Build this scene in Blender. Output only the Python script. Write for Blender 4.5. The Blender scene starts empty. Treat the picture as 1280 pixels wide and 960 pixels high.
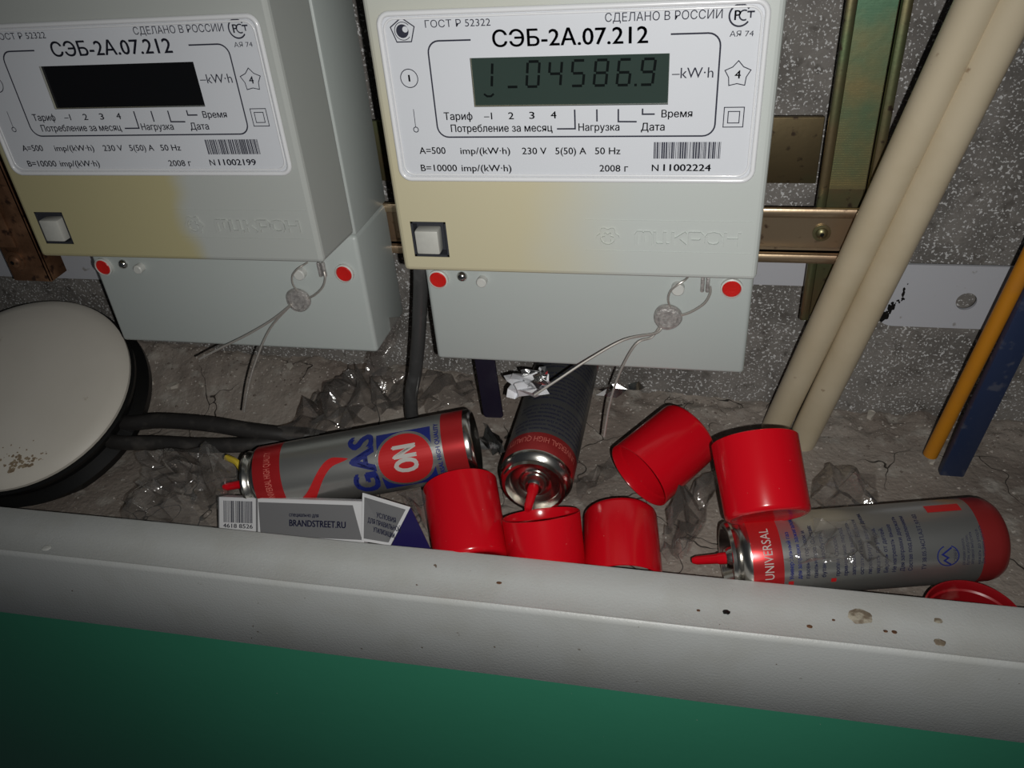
import bpy, bmesh, math, random
from mathutils import Vector, Matrix, noise
from mathutils.geometry import tessellate_polygon
rnd = random.Random(7)
S = bpy.context.scene
COL = S.collection
# ---------------------------------------------------------------- camera
cd_ = bpy.data.cameras.new('camera'); cam = bpy.data.objects.new('camera', cd_); COL.objects.link(cam)
cd_.sensor_width = 36.0; cd_.lens = 1035.15 * 36 / 1280; cd_.clip_start = 0.01; cd_.clip_end = 50
CR = Matrix(((0.97839348, -0.05489766, 0.19932999), (0.19450525, 0.57128015, -0.79737488), (-0.07009926, 0.81891711, 0.56961466)))
CP = Vector((0.14681, -0.37400, 0.19738))
cam.matrix_world = Matrix.Translation(CP) @ CR.to_4x4()
S.camera = cam
# ---------------------------------------------------------------- world, exposure
W = bpy.data.worlds.new('world'); S.world = W; W.use_nodes = True
W.node_tree.nodes['Background'].inputs[0].default_value = (0.55, 0.62, 0.7, 1)
W.node_tree.nodes['Background'].inputs[1].default_value = 0.035
S.view_settings.view_transform = 'Standard'; S.view_settings.look = 'None'
S.view_settings.exposure = 0.0; S.view_settings.gamma = 1.0; S.view_settings.use_curve_mapping = False
# ---------------------------------------------------------------- the phone flash beside the lens
fl = bpy.data.lights.new('flash_lamp', 'SPOT'); fl.energy = 6.0; fl.shadow_soft_size = 0.0016
fl.spot_size = math.radians(112); fl.spot_blend = 1.0; fl.color = (1.0, 0.985, 0.95)
flo = bpy.data.objects.new('flash_lamp', fl); COL.objects.link(flo)
flo.location = CP + CR @ Vector((0.013, -0.009, 0.0))
flo.rotation_euler = (Vector((0.085, 0.0, -0.045)) - flo.location).to_track_quat('-Z', 'Y').to_euler()

# ================================================================ materials
def mat(name, color, rough=0.5, metal=0.0, bump=None, var=None, spec=0.5, coat=0.0, var2=None, speck=None, coords='Object'):
    """bump=(scale,strength,dist); var=(scale,color2,lo,hi[,detail]); speck same as var, drawn last"""
    m = bpy.data.materials.new(name); m.use_nodes = True
    nt = m.node_tree; N = nt.nodes; L = nt.links; b = N['Principled BSDF']
    b.inputs['Roughness'].default_value = rough; b.inputs['Metallic'].default_value = metal
    b.inputs['Specular IOR Level'].default_value = spec; b.inputs['Coat Weight'].default_value = coat
    b.inputs['Coat Roughness'].default_value = 0.08
    c4 = (*color, 1); b.inputs['Base Color'].default_value = c4
    tc = N.new('ShaderNodeTexCoord'); cur = None
    for v in (var, var2, speck):
        if not v: continue
        nz = N.new('ShaderNodeTexNoise'); nz.inputs['Scale'].default_value = v[0]; nz.inputs['Detail'].default_value = v[4] if len(v) > 4 else 5
        L.new(tc.outputs[coords], nz.inputs['Vector'])
        rp = N.new('ShaderNodeMapRange'); rp.inputs['From Min'].default_value = v[2]; rp.inputs['From Max'].default_value = v[3]
        L.new(nz.outputs['Fac'], rp.inputs['Value'])
        mx = N.new('ShaderNodeMix'); mx.data_type = 'RGBA'
        L.new(rp.outputs[0], mx.inputs[0])
        if cur: L.new(cur, mx.inputs[6])
        else: mx.inputs[6].default_value = c4
        mx.inputs[7].default_value = (*v[1], 1); cur = mx.outputs[2]
    if cur: L.new(cur, b.inputs['Base Color'])
    if bump:
        nz = N.new('ShaderNodeTexNoise'); nz.inputs['Scale'].default_value = bump[0]; nz.inputs['Detail'].default_value = 4
        L.new(tc.outputs[coords], nz.inputs['Vector'])
        bp = N.new('ShaderNodeBump'); bp.inputs['Strength'].default_value = bump[1]; bp.inputs['Distance'].default_value = bump[2]
        L.new(nz.outputs['Fac'], bp.inputs['Height']); L.new(bp.outputs[0], b.inputs['Normal'])
    return m

def housing_mat(name, clean, yellow, x_lo, x_hi, z_lo=0.150, z_hi=0.02, darken=1.0):
    """plastic that has yellowed on one side: a stain across the object's own x and z"""
    m = mat(name, clean, 0.42, bump=(900, 0.05, 0.0002))
    nt = m.node_tree; N = nt.nodes; L = nt.links; b = N['Principled BSDF']
    tc = N.new('ShaderNodeTexCoord'); sp = N.new('ShaderNodeSeparateXYZ'); L.new(tc.outputs['Object'], sp.inputs[0])
    nz = N.new('ShaderNodeTexNoise'); nz.inputs['Scale'].default_value = 22; L.new(tc.outputs['Object'], nz.inputs['Vector'])
    ad = N.new('ShaderNodeMath'); ad.operation = 'MULTIPLY_ADD'; L.new(nz.outputs['Fac'], ad.inputs[0]); ad.inputs[1].default_value = 0.03; L.new(sp.outputs['X'], ad.inputs[2])
    r1 = N.new('ShaderNodeMapRange'); L.new(ad.outputs[0], r1.inputs['Value']); r1.interpolation_type = 'SMOOTHSTEP'
    r1.inputs['From Min'].default_value = x_hi + 0.015; r1.inputs['From Max'].default_value = x_lo + 0.015
    r2 = N.new('ShaderNodeMapRange'); L.new(sp.outputs['Z'], r2.inputs['Value']); r2.interpolation_type = 'SMOOTHSTEP'
    r2.inputs['From Min'].default_value = z_lo; r2.inputs['From Max'].default_value = z_hi
    mu = N.new('ShaderNodeMath'); mu.operation = 'MULTIPLY'; L.new(r1.outputs[0], mu.inputs[0]); L.new(r2.outputs[0], mu.inputs[1])
    mx = N.new('ShaderNodeMix'); mx.data_type = 'RGBA'; L.new(mu.outputs[0], mx.inputs[0])
    mx.inputs[6].default_value = (*clean, 1); mx.inputs[7].default_value = (*yellow, 1)
    L.new(mx.outputs[2], b.inputs['Base Color'])
    return m

def film_mat(name, tint=(0.93, 0.9, 0.87), gloss=0.16, scale=120):
    m = bpy.data.materials.new(name); m.use_nodes = True; nt = m.node_tree; N = nt.nodes; L = nt.links
    N.remove(N['Principled BSDF']); out = N['Material Output']
    tr = N.new('ShaderNodeBsdfTransparent'); l0 = N.new('ShaderNodeLayerWeight'); l0.inputs[0].default_value = 0.45
    tm = N.new('ShaderNodeMix'); tm.data_type = 'RGBA'; L.new(l0.outputs['Facing'], tm.inputs[0]); tm.inputs[6].default_value = (*tint, 1); tm.inputs[7].default_value = (tint[0] * 0.55, tint[1] * 0.52, tint[2] * 0.50, 1); L.new(tm.outputs[2], tr.inputs[0])
    gl = N.new('ShaderNodeBsdfGlossy'); gl.inputs['Roughness'].default_value = 0.12
    df = N.new('ShaderNodeBsdfDiffuse'); df.inputs[0].default_value = (0.6, 0.58, 0.56, 1)
    lw = N.new('ShaderNodeLayerWeight'); lw.inputs[0].default_value = 0.25
    nz = N.new('ShaderNodeTexNoise'); nz.inputs['Scale'].default_value = scale; nz.inputs['Detail'].default_value = 3
    tc = N.new('ShaderNodeTexCoord'); L.new(tc.outputs['Object'], nz.inputs['Vector'])
    bp = N.new('ShaderNodeBump'); bp.inputs['Strength'].default_value = 0.8; bp.inputs['Distance'].default_value = 0.002
    L.new(nz.outputs['Fac'], bp.inputs['Height']); L.new(bp.outputs[0], gl.inputs['Normal'])
    m1 = N.new('ShaderNodeMixShader'); m2 = N.new('ShaderNodeMixShader')
    mm = N.new('ShaderNodeMath'); mm.operation = 'MULTIPLY_ADD'; L.new(lw.outputs['Facing'], mm.inputs[0]); mm.inputs[1].default_value = 0.35; mm.inputs[2].default_value = gloss * 0.5
    L.new(mm.outputs[0], m1.inputs[0]); L.new(tr.outputs[0], m1.inputs[1]); L.new(gl.outputs[0], m1.inputs[2])
    m2.inputs[0].default_value = 0.08; L.new(m1.outputs[0], m2.inputs[1]); L.new(df.outputs[0], m2.inputs[2])
    L.new(m2.outputs[0], out.inputs['Surface'])
    return m

M = {}
M['gray_plastic'] = mat('gray_plastic', (0.465, 0.505, 0.490), 0.42, bump=(900, 0.05, 0.0002))
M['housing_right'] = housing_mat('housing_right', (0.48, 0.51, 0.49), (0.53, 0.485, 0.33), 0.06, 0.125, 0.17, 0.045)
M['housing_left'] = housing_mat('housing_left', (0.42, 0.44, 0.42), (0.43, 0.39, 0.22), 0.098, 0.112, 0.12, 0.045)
M['plate'] = mat('plate', (0.62, 0.64, 0.68), 0.35, 0.0, bump=(1500, 0.05, 0.0001))
M['plate_rim'] = mat('plate_rim', (0.72, 0.73, 0.75), 0.25, 0.0, coat=0.4)
M['print'] = mat('print', (0.03, 0.032, 0.05), 0.7, spec=0.15)
M['lcd'] = mat('lcd', (0.034, 0.052, 0.045), 0.12, spec=0.4)
M['lcd_dark'] = mat('lcd_dark', (0.006, 0.006, 0.007), 0.1, spec=0.5)
M['lcd_seg'] = mat('lcd_seg', (0.004, 0.006, 0.006), 0.7, spec=0.05)
M['recess'] = mat('recess', (0.03, 0.032, 0.04), 0.5)
M['button'] = mat('button', (0.50, 0.50, 0.46), 0.4, var=(60, (0.4, 0.4, 0.37), 0.5, 0.7))
M['red_wax'] = mat('red_wax', (0.62, 0.015, 0.012), 0.35, bump=(700, 0.4, 0.0006))
M['white_plastic'] = mat('white_plastic', (0.6, 0.61, 0.58), 0.4)
M['lead'] = mat('lead', (0.52, 0.50, 0.48), 0.42, 0.45, bump=(800, 0.5, 0.0008), var=(500, (0.36, 0.34, 0.33), 0.4, 0.6))
M['steel_wire'] = mat('steel_wire', (0.55, 0.52, 0.48), 0.35, 0.6)
M['chrome'] = mat('chrome', (0.6, 0.6, 0.58), 0.2, 1.0)
M['brass_green'] = mat('brass_green', (0.30, 0.26, 0.13), 0.42, 0.8, bump=(300, 0.15, 0.0004), var=(18, (0.13, 0.24, 0.15), 0.40, 0.58), var2=(11, (0.30, 0.16, 0.13), 0.58, 0.7))
M['brass'] = mat('brass', (0.26, 0.20, 0.11), 0.38, 0.85, bump=(300, 0.15, 0.0004), var=(14, (0.16, 0.24, 0.12), 0.42, 0.6), var2=(9, (0.32, 0.18, 0.11), 0.55, 0.7), speck=(160, (0.10, 0.07, 0.05), 0.62, 0.7))
M['brass_pink'] = mat('brass_pink', (0.50, 0.38, 0.25), 0.33, 0.85, bump=(300, 0.12, 0.0004), var=(12, (0.44, 0.30, 0.20), 0.45, 0.62), speck=(160, (0.20, 0.13, 0.09), 0.63, 0.72))
M['rust'] = mat('rust', (0.17, 0.085, 0.045), 0.5, 0.5, bump=(400, 0.3, 0.0006), var=(60, (0.30, 0.16, 0.09), 0.45, 0.65), speck=(140, (0.06, 0.03, 0.02), 0.56, 0.66))
M['floor'] = mat('floor', (0.30, 0.26, 0.225), 0.9, bump=(260, 0.7, 0.0018), var=(13, (0.20, 0.165, 0.14), 0.42, 0.62, 8), var2=(70, (0.38, 0.35, 0.31), 0.55, 0.72), speck=(420, (0.6, 0.57, 0.52), 0.66, 0.72))
M['wall'] = mat('wall', (0.145, 0.135, 0.125), 0.8, bump=(420, 0.6, 0.0012), var=(30, (0.22, 0.205, 0.19), 0.4, 0.6, 6), speck=(620, (0.62, 0.62, 0.62), 0.585, 0.63, 3), var2=(90, (0.10, 0.09, 0.08), 0.55, 0.7))
M['lip'] = mat('lip', (0.52, 0.535, 0.525), 0.42, bump=(700, 0.35, 0.0005), var=(30, (0.49, 0.50, 0.48), 0.45, 0.65), speck=(210, (0.16, 0.12, 0.09), 0.73, 0.76))
M['green'] = mat('green', (0.040, 0.235, 0.140), 0.36, bump=(60, 0.2, 0.001), var=(5, (0.043, 0.245, 0.148), 0.4, 0.6), speck=(330, (0.22, 0.3, 0.25), 0.765, 0.775))
M['white_sheet'] = mat('white_sheet', (0.50, 0.51, 0.55), 0.45, bump=(200, 0.2, 0.0004), speck=(120, (0.3, 0.29, 0.28), 0.68, 0.74))
M['pvc'] = mat('pvc', (0.58, 0.50, 0.36), 0.42, bump=(200, 0.1, 0.0004), var=(25, (0.52, 0.44, 0.30), 0.4, 0.65), speck=(90, (0.26, 0.17, 0.10), 0.70, 0.76))
M['orange'] = mat('orange', (0.54, 0.215, 0.012), 0.45, var=(60, (0.5, 0.2, 0.02), 0.5, 0.7))
M['blue'] = mat('blue', (0.020, 0.034, 0.085), 0.45, var=(110, (0.07, 0.08, 0.12), 0.58, 0.68))
M['black_rubber'] = mat('black_rubber', (0.028, 0.026, 0.025), 0.5, var=(80, (0.06, 0.055, 0.05), 0.55, 0.7))
M['black_gloss'] = mat('black_gloss', (0.008, 0.008, 0.008), 0.3)
M['tube_gray'] = mat('tube_gray', (0.055, 0.055, 0.055), 0.35, var=(60, (0.10, 0.10, 0.10), 0.5, 0.7))
M['dish'] = mat('dish', (0.76, 0.72, 0.64), 0.5, var=(9, (0.70, 0.66, 0.58), 0.4, 0.6), var2=(55, (0.40, 0.33, 0.24), 0.68, 0.76))
M['navy_card'] = mat('navy_card', (0.012, 0.010, 0.022), 0.35)
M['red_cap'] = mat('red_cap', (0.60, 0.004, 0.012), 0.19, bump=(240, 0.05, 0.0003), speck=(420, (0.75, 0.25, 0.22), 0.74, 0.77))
M['red_cap_dusty_shaded'] = mat('red_cap_dusty_shaded', (0.27, 0.006, 0.010), 0.35, bump=(240, 0.05, 0.0003), var=(60, (0.33, 0.08, 0.07), 0.55, 0.75))  # red darkened to paint in the can's shadow, with paler dusty patches
M['can_silver'] = mat('can_silver', (0.50, 0.50, 0.48), 0.30, 0.85, bump=(900, 0.04, 0.0002))
M['can_grey'] = mat('can_grey', (0.17, 0.175, 0.175), 0.35, 0.65)
M['can_red'] = mat('can_red', (0.52, 0.025, 0.028), 0.28, 0.45)
M['can_darkred'] = mat('can_darkred', (0.36, 0.03, 0.03), 0.33, 0.4)
M['can_metal'] = mat('can_metal', (0.62, 0.60, 0.56), 0.22, 1.0)
M['ink_blue'] = mat('ink_blue', (0.012, 0.02, 0.16), 0.4)
M['ink_navy'] = mat('ink_navy', (0.02, 0.022, 0.06), 0.45)
M['ink_light'] = mat('ink_light', (0.5, 0.48, 0.45), 0.4)
M['ink_red'] = mat('ink_red', (0.58, 0.02, 0.022), 0.35, 0.2)
M['ink_pale_red'] = mat('ink_pale_red', (0.62, 0.16, 0.13), 0.4)
M['carton_white'] = mat('carton_white', (0.66, 0.66, 0.67), 0.45, bump=(300, 0.08, 0.0003))
M['carton_gray'] = mat('carton_gray', (0.17, 0.17, 0.175), 0.45)
M['carton_navy'] = mat('carton_navy', (0.012, 0.008, 0.075), 0.4)
M['film'] = film_mat('film', (0.93, 0.91, 0.89), 0.20); M['film_dark'] = film_mat('film_dark', (0.74, 0.69, 0.66), 0.16)
M['paper'] = mat('paper', (0.80, 0.81, 0.84), 0.55)
M['foil'] = mat('foil', (0.7, 0.7, 0.7), 0.18, 1.0)
M['chip'] = mat('chip', (0.52, 0.48, 0.42), 0.8, bump=(300, 0.3, 0.001))
M['yellow'] = mat('yellow', (0.65, 0.48, 0.05), 0.4)
M['stain'] = mat('stain', (0.40, 0.32, 0.22), 0.7, var=(300, (0.26, 0.19, 0.12), 0.4, 0.6))
M['grit'] = mat('grit', (0.42, 0.38, 0.34), 0.9); M['grit_dark'] = mat('grit_dark', (0.16, 0.13, 0.11), 0.9)
M['glue'] = mat('glue', (0.20, 0.16, 0.115), 0.6, bump=(500, 0.6, 0.001), var=(220, (0.42, 0.38, 0.30), 0.45, 0.6))

def add_cracks(m, scale, mask):
    nt = m.node_tree; N = nt.nodes; L = nt.links; b = N['Principled BSDF']; tc = N.new('ShaderNodeTexCoord')
    nz = N.new('ShaderNodeTexNoise'); nz.inputs['Scale'].default_value = 30; L.new(tc.outputs['Object'], nz.inputs['Vector'])
    mx = N.new('ShaderNodeMix'); mx.data_type = 'VECTOR'; mx.inputs[0].default_value = 0.06; L.new(tc.outputs['Object'], mx.inputs[4]); L.new(nz.outputs['Color'], mx.inputs[5])
    vo = N.new('ShaderNodeTexVoronoi'); vo.feature = 'DISTANCE_TO_EDGE'; vo.inputs['Scale'].default_value = scale; L.new(mx.outputs[1], vo.inputs['Vector'])
    r = N.new('ShaderNodeMapRange'); L.new(vo.outputs['Distance'], r.inputs['Value']); r.inputs['From Min'].default_value = 0.010; r.inputs['From Max'].default_value = 0.004
    n2 = N.new('ShaderNodeTexNoise'); n2.inputs['Scale'].default_value = 9; L.new(tc.outputs['Object'], n2.inputs['Vector'])
    r2 = N.new('ShaderNodeMapRange'); L.new(n2.outputs['Fac'], r2.inputs['Value']); r2.inputs['From Min'].default_value = mask; r2.inputs['From Max'].default_value = mask + 0.04
    mu = N.new('ShaderNodeMath'); mu.operation = 'MULTIPLY'; L.new(r.outputs[0], mu.inputs[0]); L.new(r2.outputs[0], mu.inputs[1])
    old = b.inputs['Base Color'].links[0].from_socket; c = N.new('ShaderNodeMix'); c.data_type = 'RGBA'; L.new(mu.outputs[0], c.inputs[0]); L.new(old, c.inputs[6]); c.inputs[7].default_value = (0.03, 0.025, 0.02, 1); L.new(c.outputs[2], b.inputs['Base Color'])
add_cracks(M['floor'], 16, 0.50)
# ================================================================ mesh helpers
class MB:
    def __init__(s): s.bm = bmesh.new(); s.mats = []
    def mi(s, m):
        if m not in s.mats: s.mats.append(m)
        return s.mats.index(m)
    def face(s, pts, m, smooth=False):
        f = s.bm.faces.new([s.bm.verts.new(p) for p in pts]); f.material_index = s.mi(m); f.smooth = smooth; return f
    def grid(s, rows, m, close_u=False, close_v=False, smooth=True):
        V = [[s.bm.verts.new(p) for p in r] for r in rows]; k = s.mi(m); n = len(V); c = len(V[0])
        for i in range(n if close_v else n - 1):
            for j in range(c if close_u else c - 1):
                q = [V[i][j], V[i][(j + 1) % c], V[(i + 1) % n][(j + 1) % c], V[(i + 1) % n][j]]
                try: f = s.bm.faces.new(q)
                except ValueError: continue
                f.material_index = k; f.smooth = smooth
        return V
    def hexa(s, lo, hi, m, bev=0.0, seg=2, dlo=(0, 0, 0), grow=None):
        """box; grow=(axis y) expansion: dict of x0,x1,z0,z1 shifts at the far y"""
        x0, y0, z0 = lo; x1, y1, z1 = hi; g = grow or (0, 0, 0, 0)
        P = [(x0, y0, z0), (x1, y0, z0), (x1, y0, z1), (x0, y0, z1), (x0 - g[0], y1, z0 - g[2]), (x1 + g[1], y1, z0 - g[2]), (x1 + g[1], y1, z1 + g[3]), (x0 - g[0], y1, z1 + g[3])]
        v = [s.bm.verts.new(p) for p in P]; k = s.mi(m); fs = []
        for q in ((0, 1, 2, 3), (5, 4, 7, 6), (4, 0, 3, 7), (1, 5, 6, 2), (3, 2, 6, 7), (4, 5, 1, 0)):
            f = s.bm.faces.new([v[i] for i in q]); f.material_index = k; fs.append(f)
        if bev:
            es = list({e for f in fs for e in f.edges})
            r = bmesh.ops.bevel(s.bm, geom=es, offset=bev, segments=seg, profile=0.5, affect='EDGES', clamp_overlap=True)
            for f in r['faces']: f.material_index = k; f.smooth = True
        return s
    def lathe(s, prof, n=48, cap0=False, cap1=False, M0=None):
        """prof: list of (r, z, material) around local z; M0 transforms"""
        M0 = M0 or Matrix()
        for i in range(len(prof) - 1):
            r0, z0, m = prof[i][0], prof[i][1], prof[i][2]; r1, z1 = prof[i + 1][0], prof[i + 1][1]
            k = s.mi(m)
            if i == 0: A = s.ring(r0, z0, n, M0)
            B = s.ring(r1, z1, n, M0)
            for j in range(n):
                a, b_, c, d = A[j % len(A)], A[(j + 1) % len(A)], B[(j + 1) % len(B)], B[j % len(B)]
                q = [a, b_, c, d]; q = [x for t, x in enumerate(q) if x not in q[:t]]
                if len(q) > 2:
                    f = s.bm.faces.new(q); f.material_index = k; f.smooth = True
            A = B
        return s
    def ring(s, r, z, n, M0):
        if r < 1e-7: return [s.bm.verts.new(M0 @ Vector((0, 0, z)))]
        return [s.bm.verts.new(M0 @ Vector((r * math.cos(2 * math.pi * j / n), r * math.sin(2 * math.pi * j / n), z))) for j in range(n)]
    def tube(s, pts, r, m, n=10, caps=True, smoothing=6, squash=1.0):
        P = [Vector(p) for p in pts]
        if smoothing and len(P) > 2: P = spline(P, smoothing)
        R = r if callable(r) else (lambda t: r)
        rows = []; up = None
        for i, p in enumerate(P):
            t = (P[min(i + 1, len(P) - 1)] - P[max(i - 1, 0)]).normalized()
            if up is None:
                up = Vector((0, 0, 1)) if abs(t.z) < 0.9 else Vector((0, 1, 0))
            a = (up - t * up.dot(t)).normalized(); up = a; b_ = t.cross(a)
            rr = R(i / (len(P) - 1))
            rows.append([p + a * rr * math.cos(2 * math.pi * j / n) * squash + b_ * rr * math.sin(2 * math.pi * j / n) for j in range(n)])
        V = s.grid(rows, m, close_u=True); k = s.mi(m)
        if caps:
            for ring_, rv in ((V[0], True), (V[-1], False)):
                f = s.bm.faces.new(list(reversed(ring_)) if rv else ring_); f.material_index = k
        return s
    def prism2(s, outline, y0, y1, m, M0=None):
        """outline of (x, z) counter-clockwise seen from -y; solid between y0 (front) and y1"""
        M0 = M0 or Matrix(); k = s.mi(m)
        a = [s.bm.verts.new(M0 @ Vector((x, y0, z))) for x, z in outline]; b_ = [s.bm.verts.new(M0 @ Vector((x, y1, z))) for x, z in outline]
        f = s.bm.faces.new(a); f.material_index = k; f = s.bm.faces.new(list(reversed(b_))); f.material_index = k
        n = len(a)
        for i in range(n):
            f = s.bm.faces.new([a[i], b_[i], b_[(i + 1) % n], a[(i + 1) % n]]); f.material_index = k
        return s
    def add2d(s, tris, fn, m):
        """tris=(verts2d, faces) mapped to 3d by fn"""
        k = s.mi(m); V = [s.bm.verts.new(fn(x, y)) for x, y in tris[0]]
        for q in tris[1]:
            try: f = s.bm.faces.new([V[i] for i in q]); f.material_index = k
            except ValueError: pass
        return s
    def build(s, name, parent=None, sharp=35, recalc=True, mw=None):
        if recalc: bmesh.ops.recalc_face_normals(s.bm, faces=s.bm.faces[:])
        me = bpy.data.meshes.new(name); s.bm.to_mesh(me); s.bm.free()
        for m in s.mats: me.materials.append(M[m] if isinstance(m, str) else m)
        if sharp and len(me.polygons): me.set_sharp_from_angle(angle=math.radians(sharp))
        o = bpy.data.objects.new(name, me); COL.objects.link(o)
        if parent: o.parent = parent
        if mw is not None: o.matrix_world = mw
        return o

def spline(P, n):
    out = []
    for i in range(len(P) - 1):
        p0 = P[max(i - 1, 0)]; p1 = P[i]; p2 = P[i + 1]; p3 = P[min(i + 2, len(P) - 1)]
        for k in range(n):
            t = k / n
            out.append(0.5 * ((2 * p1) + (p2 - p0) * t + (2 * p0 - 5 * p1 + 4 * p2 - p3) * t * t + (3 * p1 - p0 - 3 * p2 + p3) * t ** 3))
    out.append(P[-1]); return out

def rrect(x0, x1, z0, z1, r, n=6):
    o = []
    for cx, cz, a0 in ((x1 - r, z0 + r, -90), (x1 - r, z1 - r, 0), (x0 + r, z1 - r, 90), (x0 + r, z0 + r, 180)):
        for k in range(n + 1):
            a = math.radians(a0 + 90 * k / n); o.append((cx + r * math.cos(a), cz + r * math.sin(a)))
    return o

_tc = {}
def text2d(t, bold=0.0):
    """glyph outlines of one line as flat triangles, normalised to the unit box of its caps"""
    if (t, bold) in _tc: return _tc[(t, bold)]
    c = bpy.data.curves.new('text', 'FONT'); c.body = t; c.resolution_u = 3; c.size = 1; c.fill_mode = 'NONE'
    o = bpy.data.objects.new('text', c); COL.objects.link(o)
    dg = bpy.context.evaluated_depsgraph_get(); me = bpy.data.meshes.new_from_object(o.evaluated_get(dg))
    co = [(v.co.x, v.co.y) for v in me.vertices]; nb = {}
    for e in me.edges:
        i, j = e.vertices; nb.setdefault(i, []).append(j); nb.setdefault(j, []).append(i)
    bpy.data.objects.remove(o); bpy.data.curves.remove(c); bpy.data.meshes.remove(me)
    seen = set(); loops = []
    for st in sorted(nb):
        if st in seen: continue
        lp = [st]; seen.add(st); cur = st
        nx = min(nb[st], key=lambda q: (q - st) % 100000)          # the edge direction of the source contour
        while nx is not None and nx not in seen:
            lp.append(nx); seen.add(nx); cur = nx
            nx = next((q for q in nb[cur] if q not in seen), None)
        if len(lp) > 2: loops.append(lp)
    def area(l): return sum(co[l[i]][0] * co[l[(i + 1) % len(l)]][1] - co[l[(i + 1) % len(l)]][0] * co[l[i]][1] for i in range(len(l))) / 2
    def inside(p, l):
        r = False; n = len(l)
        for i in range(n):
            x1, y1 = co[l[i]]; x2, y2 = co[l[(i + 1) % n]]
            if (y1 > p[1]) != (y2 > p[1]) and p[0] < (x2 - x1) * (p[1] - y1) / (y2 - y1) + x1: r = not r
        return r
    A_ = [area(l) for l in loops]
    hol = [any(A_[i] * A_[j] < 0 and abs(A_[j]) > abs(A_[i]) and all(inside(co[q], loops[j]) for q in loops[i][::max(1, len(loops[i]) // 6)]) for j in range(len(loops)) if j != i) for i in range(len(loops))]
    outer = [l for l, h in zip(loops, hol) if not h]; holes = [l for l, h in zip(loops, hol) if h]
    V = list(co); F = []
    for l in outer:
        hs = [h for h in holes if all(inside(co[q], l) for q in h[::max(1, len(h) // 6)])]
        polys = [[Vector((*co[q], 0)) for q in k] for k in [l] + hs]; idx = [q for k in [l] + hs for q in k]
        for tr in tessellate_polygon(polys):
            q = [idx[i] for i in tr]
            ar = (co[q[1]][0] - co[q[0]][0]) * (co[q[2]][1] - co[q[0]][1]) - (co[q[2]][0] - co[q[0]][0]) * (co[q[1]][1] - co[q[0]][1])
            if abs(ar) > 1e-12: F.append(tuple(q if ar > 0 else q[::-1]))
    _tc[(t, bold)] = (V, F); return V, F

def fit_text(t, x0, x1, z0, h, bold=0.0, cap=0.70):
    """text placed from x0 to x1 with baseline z0 and capital height h"""
    V, F = text2d(t, bold)
    a = min(v[0] for v in V); b_ = max(v[0] for v in V); k = (x1 - x0) / max(b_ - a, 1e-6); kz = h / cap
    P = [(x0 + (x - a) * k, z0 + z * kz) for x, z in V]; F = list(F)
    if bold:                                   # heavier print: the same outlines doubled with a hair's shift
        d = h * (0.035 + bold * 2.0); n = len(P); Q = list(P); G = list(F)
        for i, (dx, dz) in enumerate(((d, 0), (d * 0.5, d * 0.5))):
            Q += [(x + dx, z + dz) for x, z in P]; G += [tuple(j + n * (i + 1) for j in q) for q in F]
        P, F = Q, G
    return P, F

def stroke(P, w, closed=False):
    V = []; F = []; n = len(P)
    for i, p in enumerate(P):
        a = P[(i - 1) % n] if (closed or i) else p; c = P[(i + 1) % n] if (closed or i < n - 1) else p
        d1 = Vector((p[0] - a[0], p[1] - a[1])); d2 = Vector((c[0] - p[0], c[1] - p[1]))
        d1 = d1.normalized() if d1.length else d2.normalized(); d2 = d2.normalized() if d2.length else d1
        t = (d1 + d2); t = t.normalized() if t.length > 1e-6 else d1
        nn = Vector((-t.y, t.x)); k = 1 / max(0.5, nn.dot(Vector((-d1.y, d1.x))))
        V += [(p[0] - nn.x * w / 2 * k, p[1] - nn.y * w / 2 * k), (p[0] + nn.x * w / 2 * k, p[1] + nn.y * w / 2 * k)]
    for i in range(n if closed else n - 1):
        j = (i + 1) % n; F.append((2 * i, 2 * j, 2 * j + 1, 2 * i + 1))
    return V, F

def circ(cx, cz, r, n=24, a0=0, a1=360, rz=None):
    return [(cx + r * math.cos(math.radians(a0 + (a1 - a0) * k / n)), cz + (rz or r) * math.sin(math.radians(a0 + (a1 - a0) * k / n))) for k in range(n if abs(a1 - a0) == 360 else n + 1)]
def fill(P): return P, [tuple(range(len(P)))]
def rect(x0, x1, z0, z1): return [(x0, z0), (x1, z0), (x1, z1), (x0, z1)], [(0, 1, 2, 3)]

def flatten(me):
    for e in me.edges: e.use_edge_sharp = False
    n = [p.normal.copy() for p in me.polygons]
    for p in me.polygons:
        p.use_smooth = False
    me.update()
def cut(o, lo, hi):
    """a real hole: boolean applied once, cutter removed"""
    c = MB().hexa(lo, hi, 'recess').build('cutter', sharp=0)
    if o.parent: c.parent = o.parent
    md = o.modifiers.new('hole', 'BOOLEAN'); md.object = c; md.operation = 'DIFFERENCE'; md.solver = 'EXACT'
    bpy.context.view_layer.update()
    dg = bpy.context.evaluated_depsgraph_get(); me = bpy.data.meshes.new_from_object(o.evaluated_get(dg))
    o.modifiers.clear(); old = o.data; me.name = old.name; o.data = me; bpy.data.objects.remove(c); flatten(me)
    return o

def empty(name, loc=(0, 0, 0), rot=None):
    o = bpy.data.objects.new(name, None); COL.objects.link(o); o.location = loc; o.empty_display_size = 0.02
    if rot is not None: o.rotation_euler = rot
    return o
def tag(o, label, cat, group=None):
    o['label'] = label; o['category'] = cat
    if group: o['group'] = group
    return o
def struct(o, label=None):
    o['kind'] = 'structure'
    if label: o['label'] = label
    return o
def axis_matrix(p0, p1, face):
    """local z from p0 to p1, local x turned towards direction 'face'"""
    p0 = Vector(p0); z = (Vector(p1) - p0).normalized(); x = Vector(face); x = (x - z * x.dot(z)).normalized(); y = z.cross(x)
    return Matrix.Translation(p0) @ Matrix((x, y, z)).transposed().to_4x4()

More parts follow.
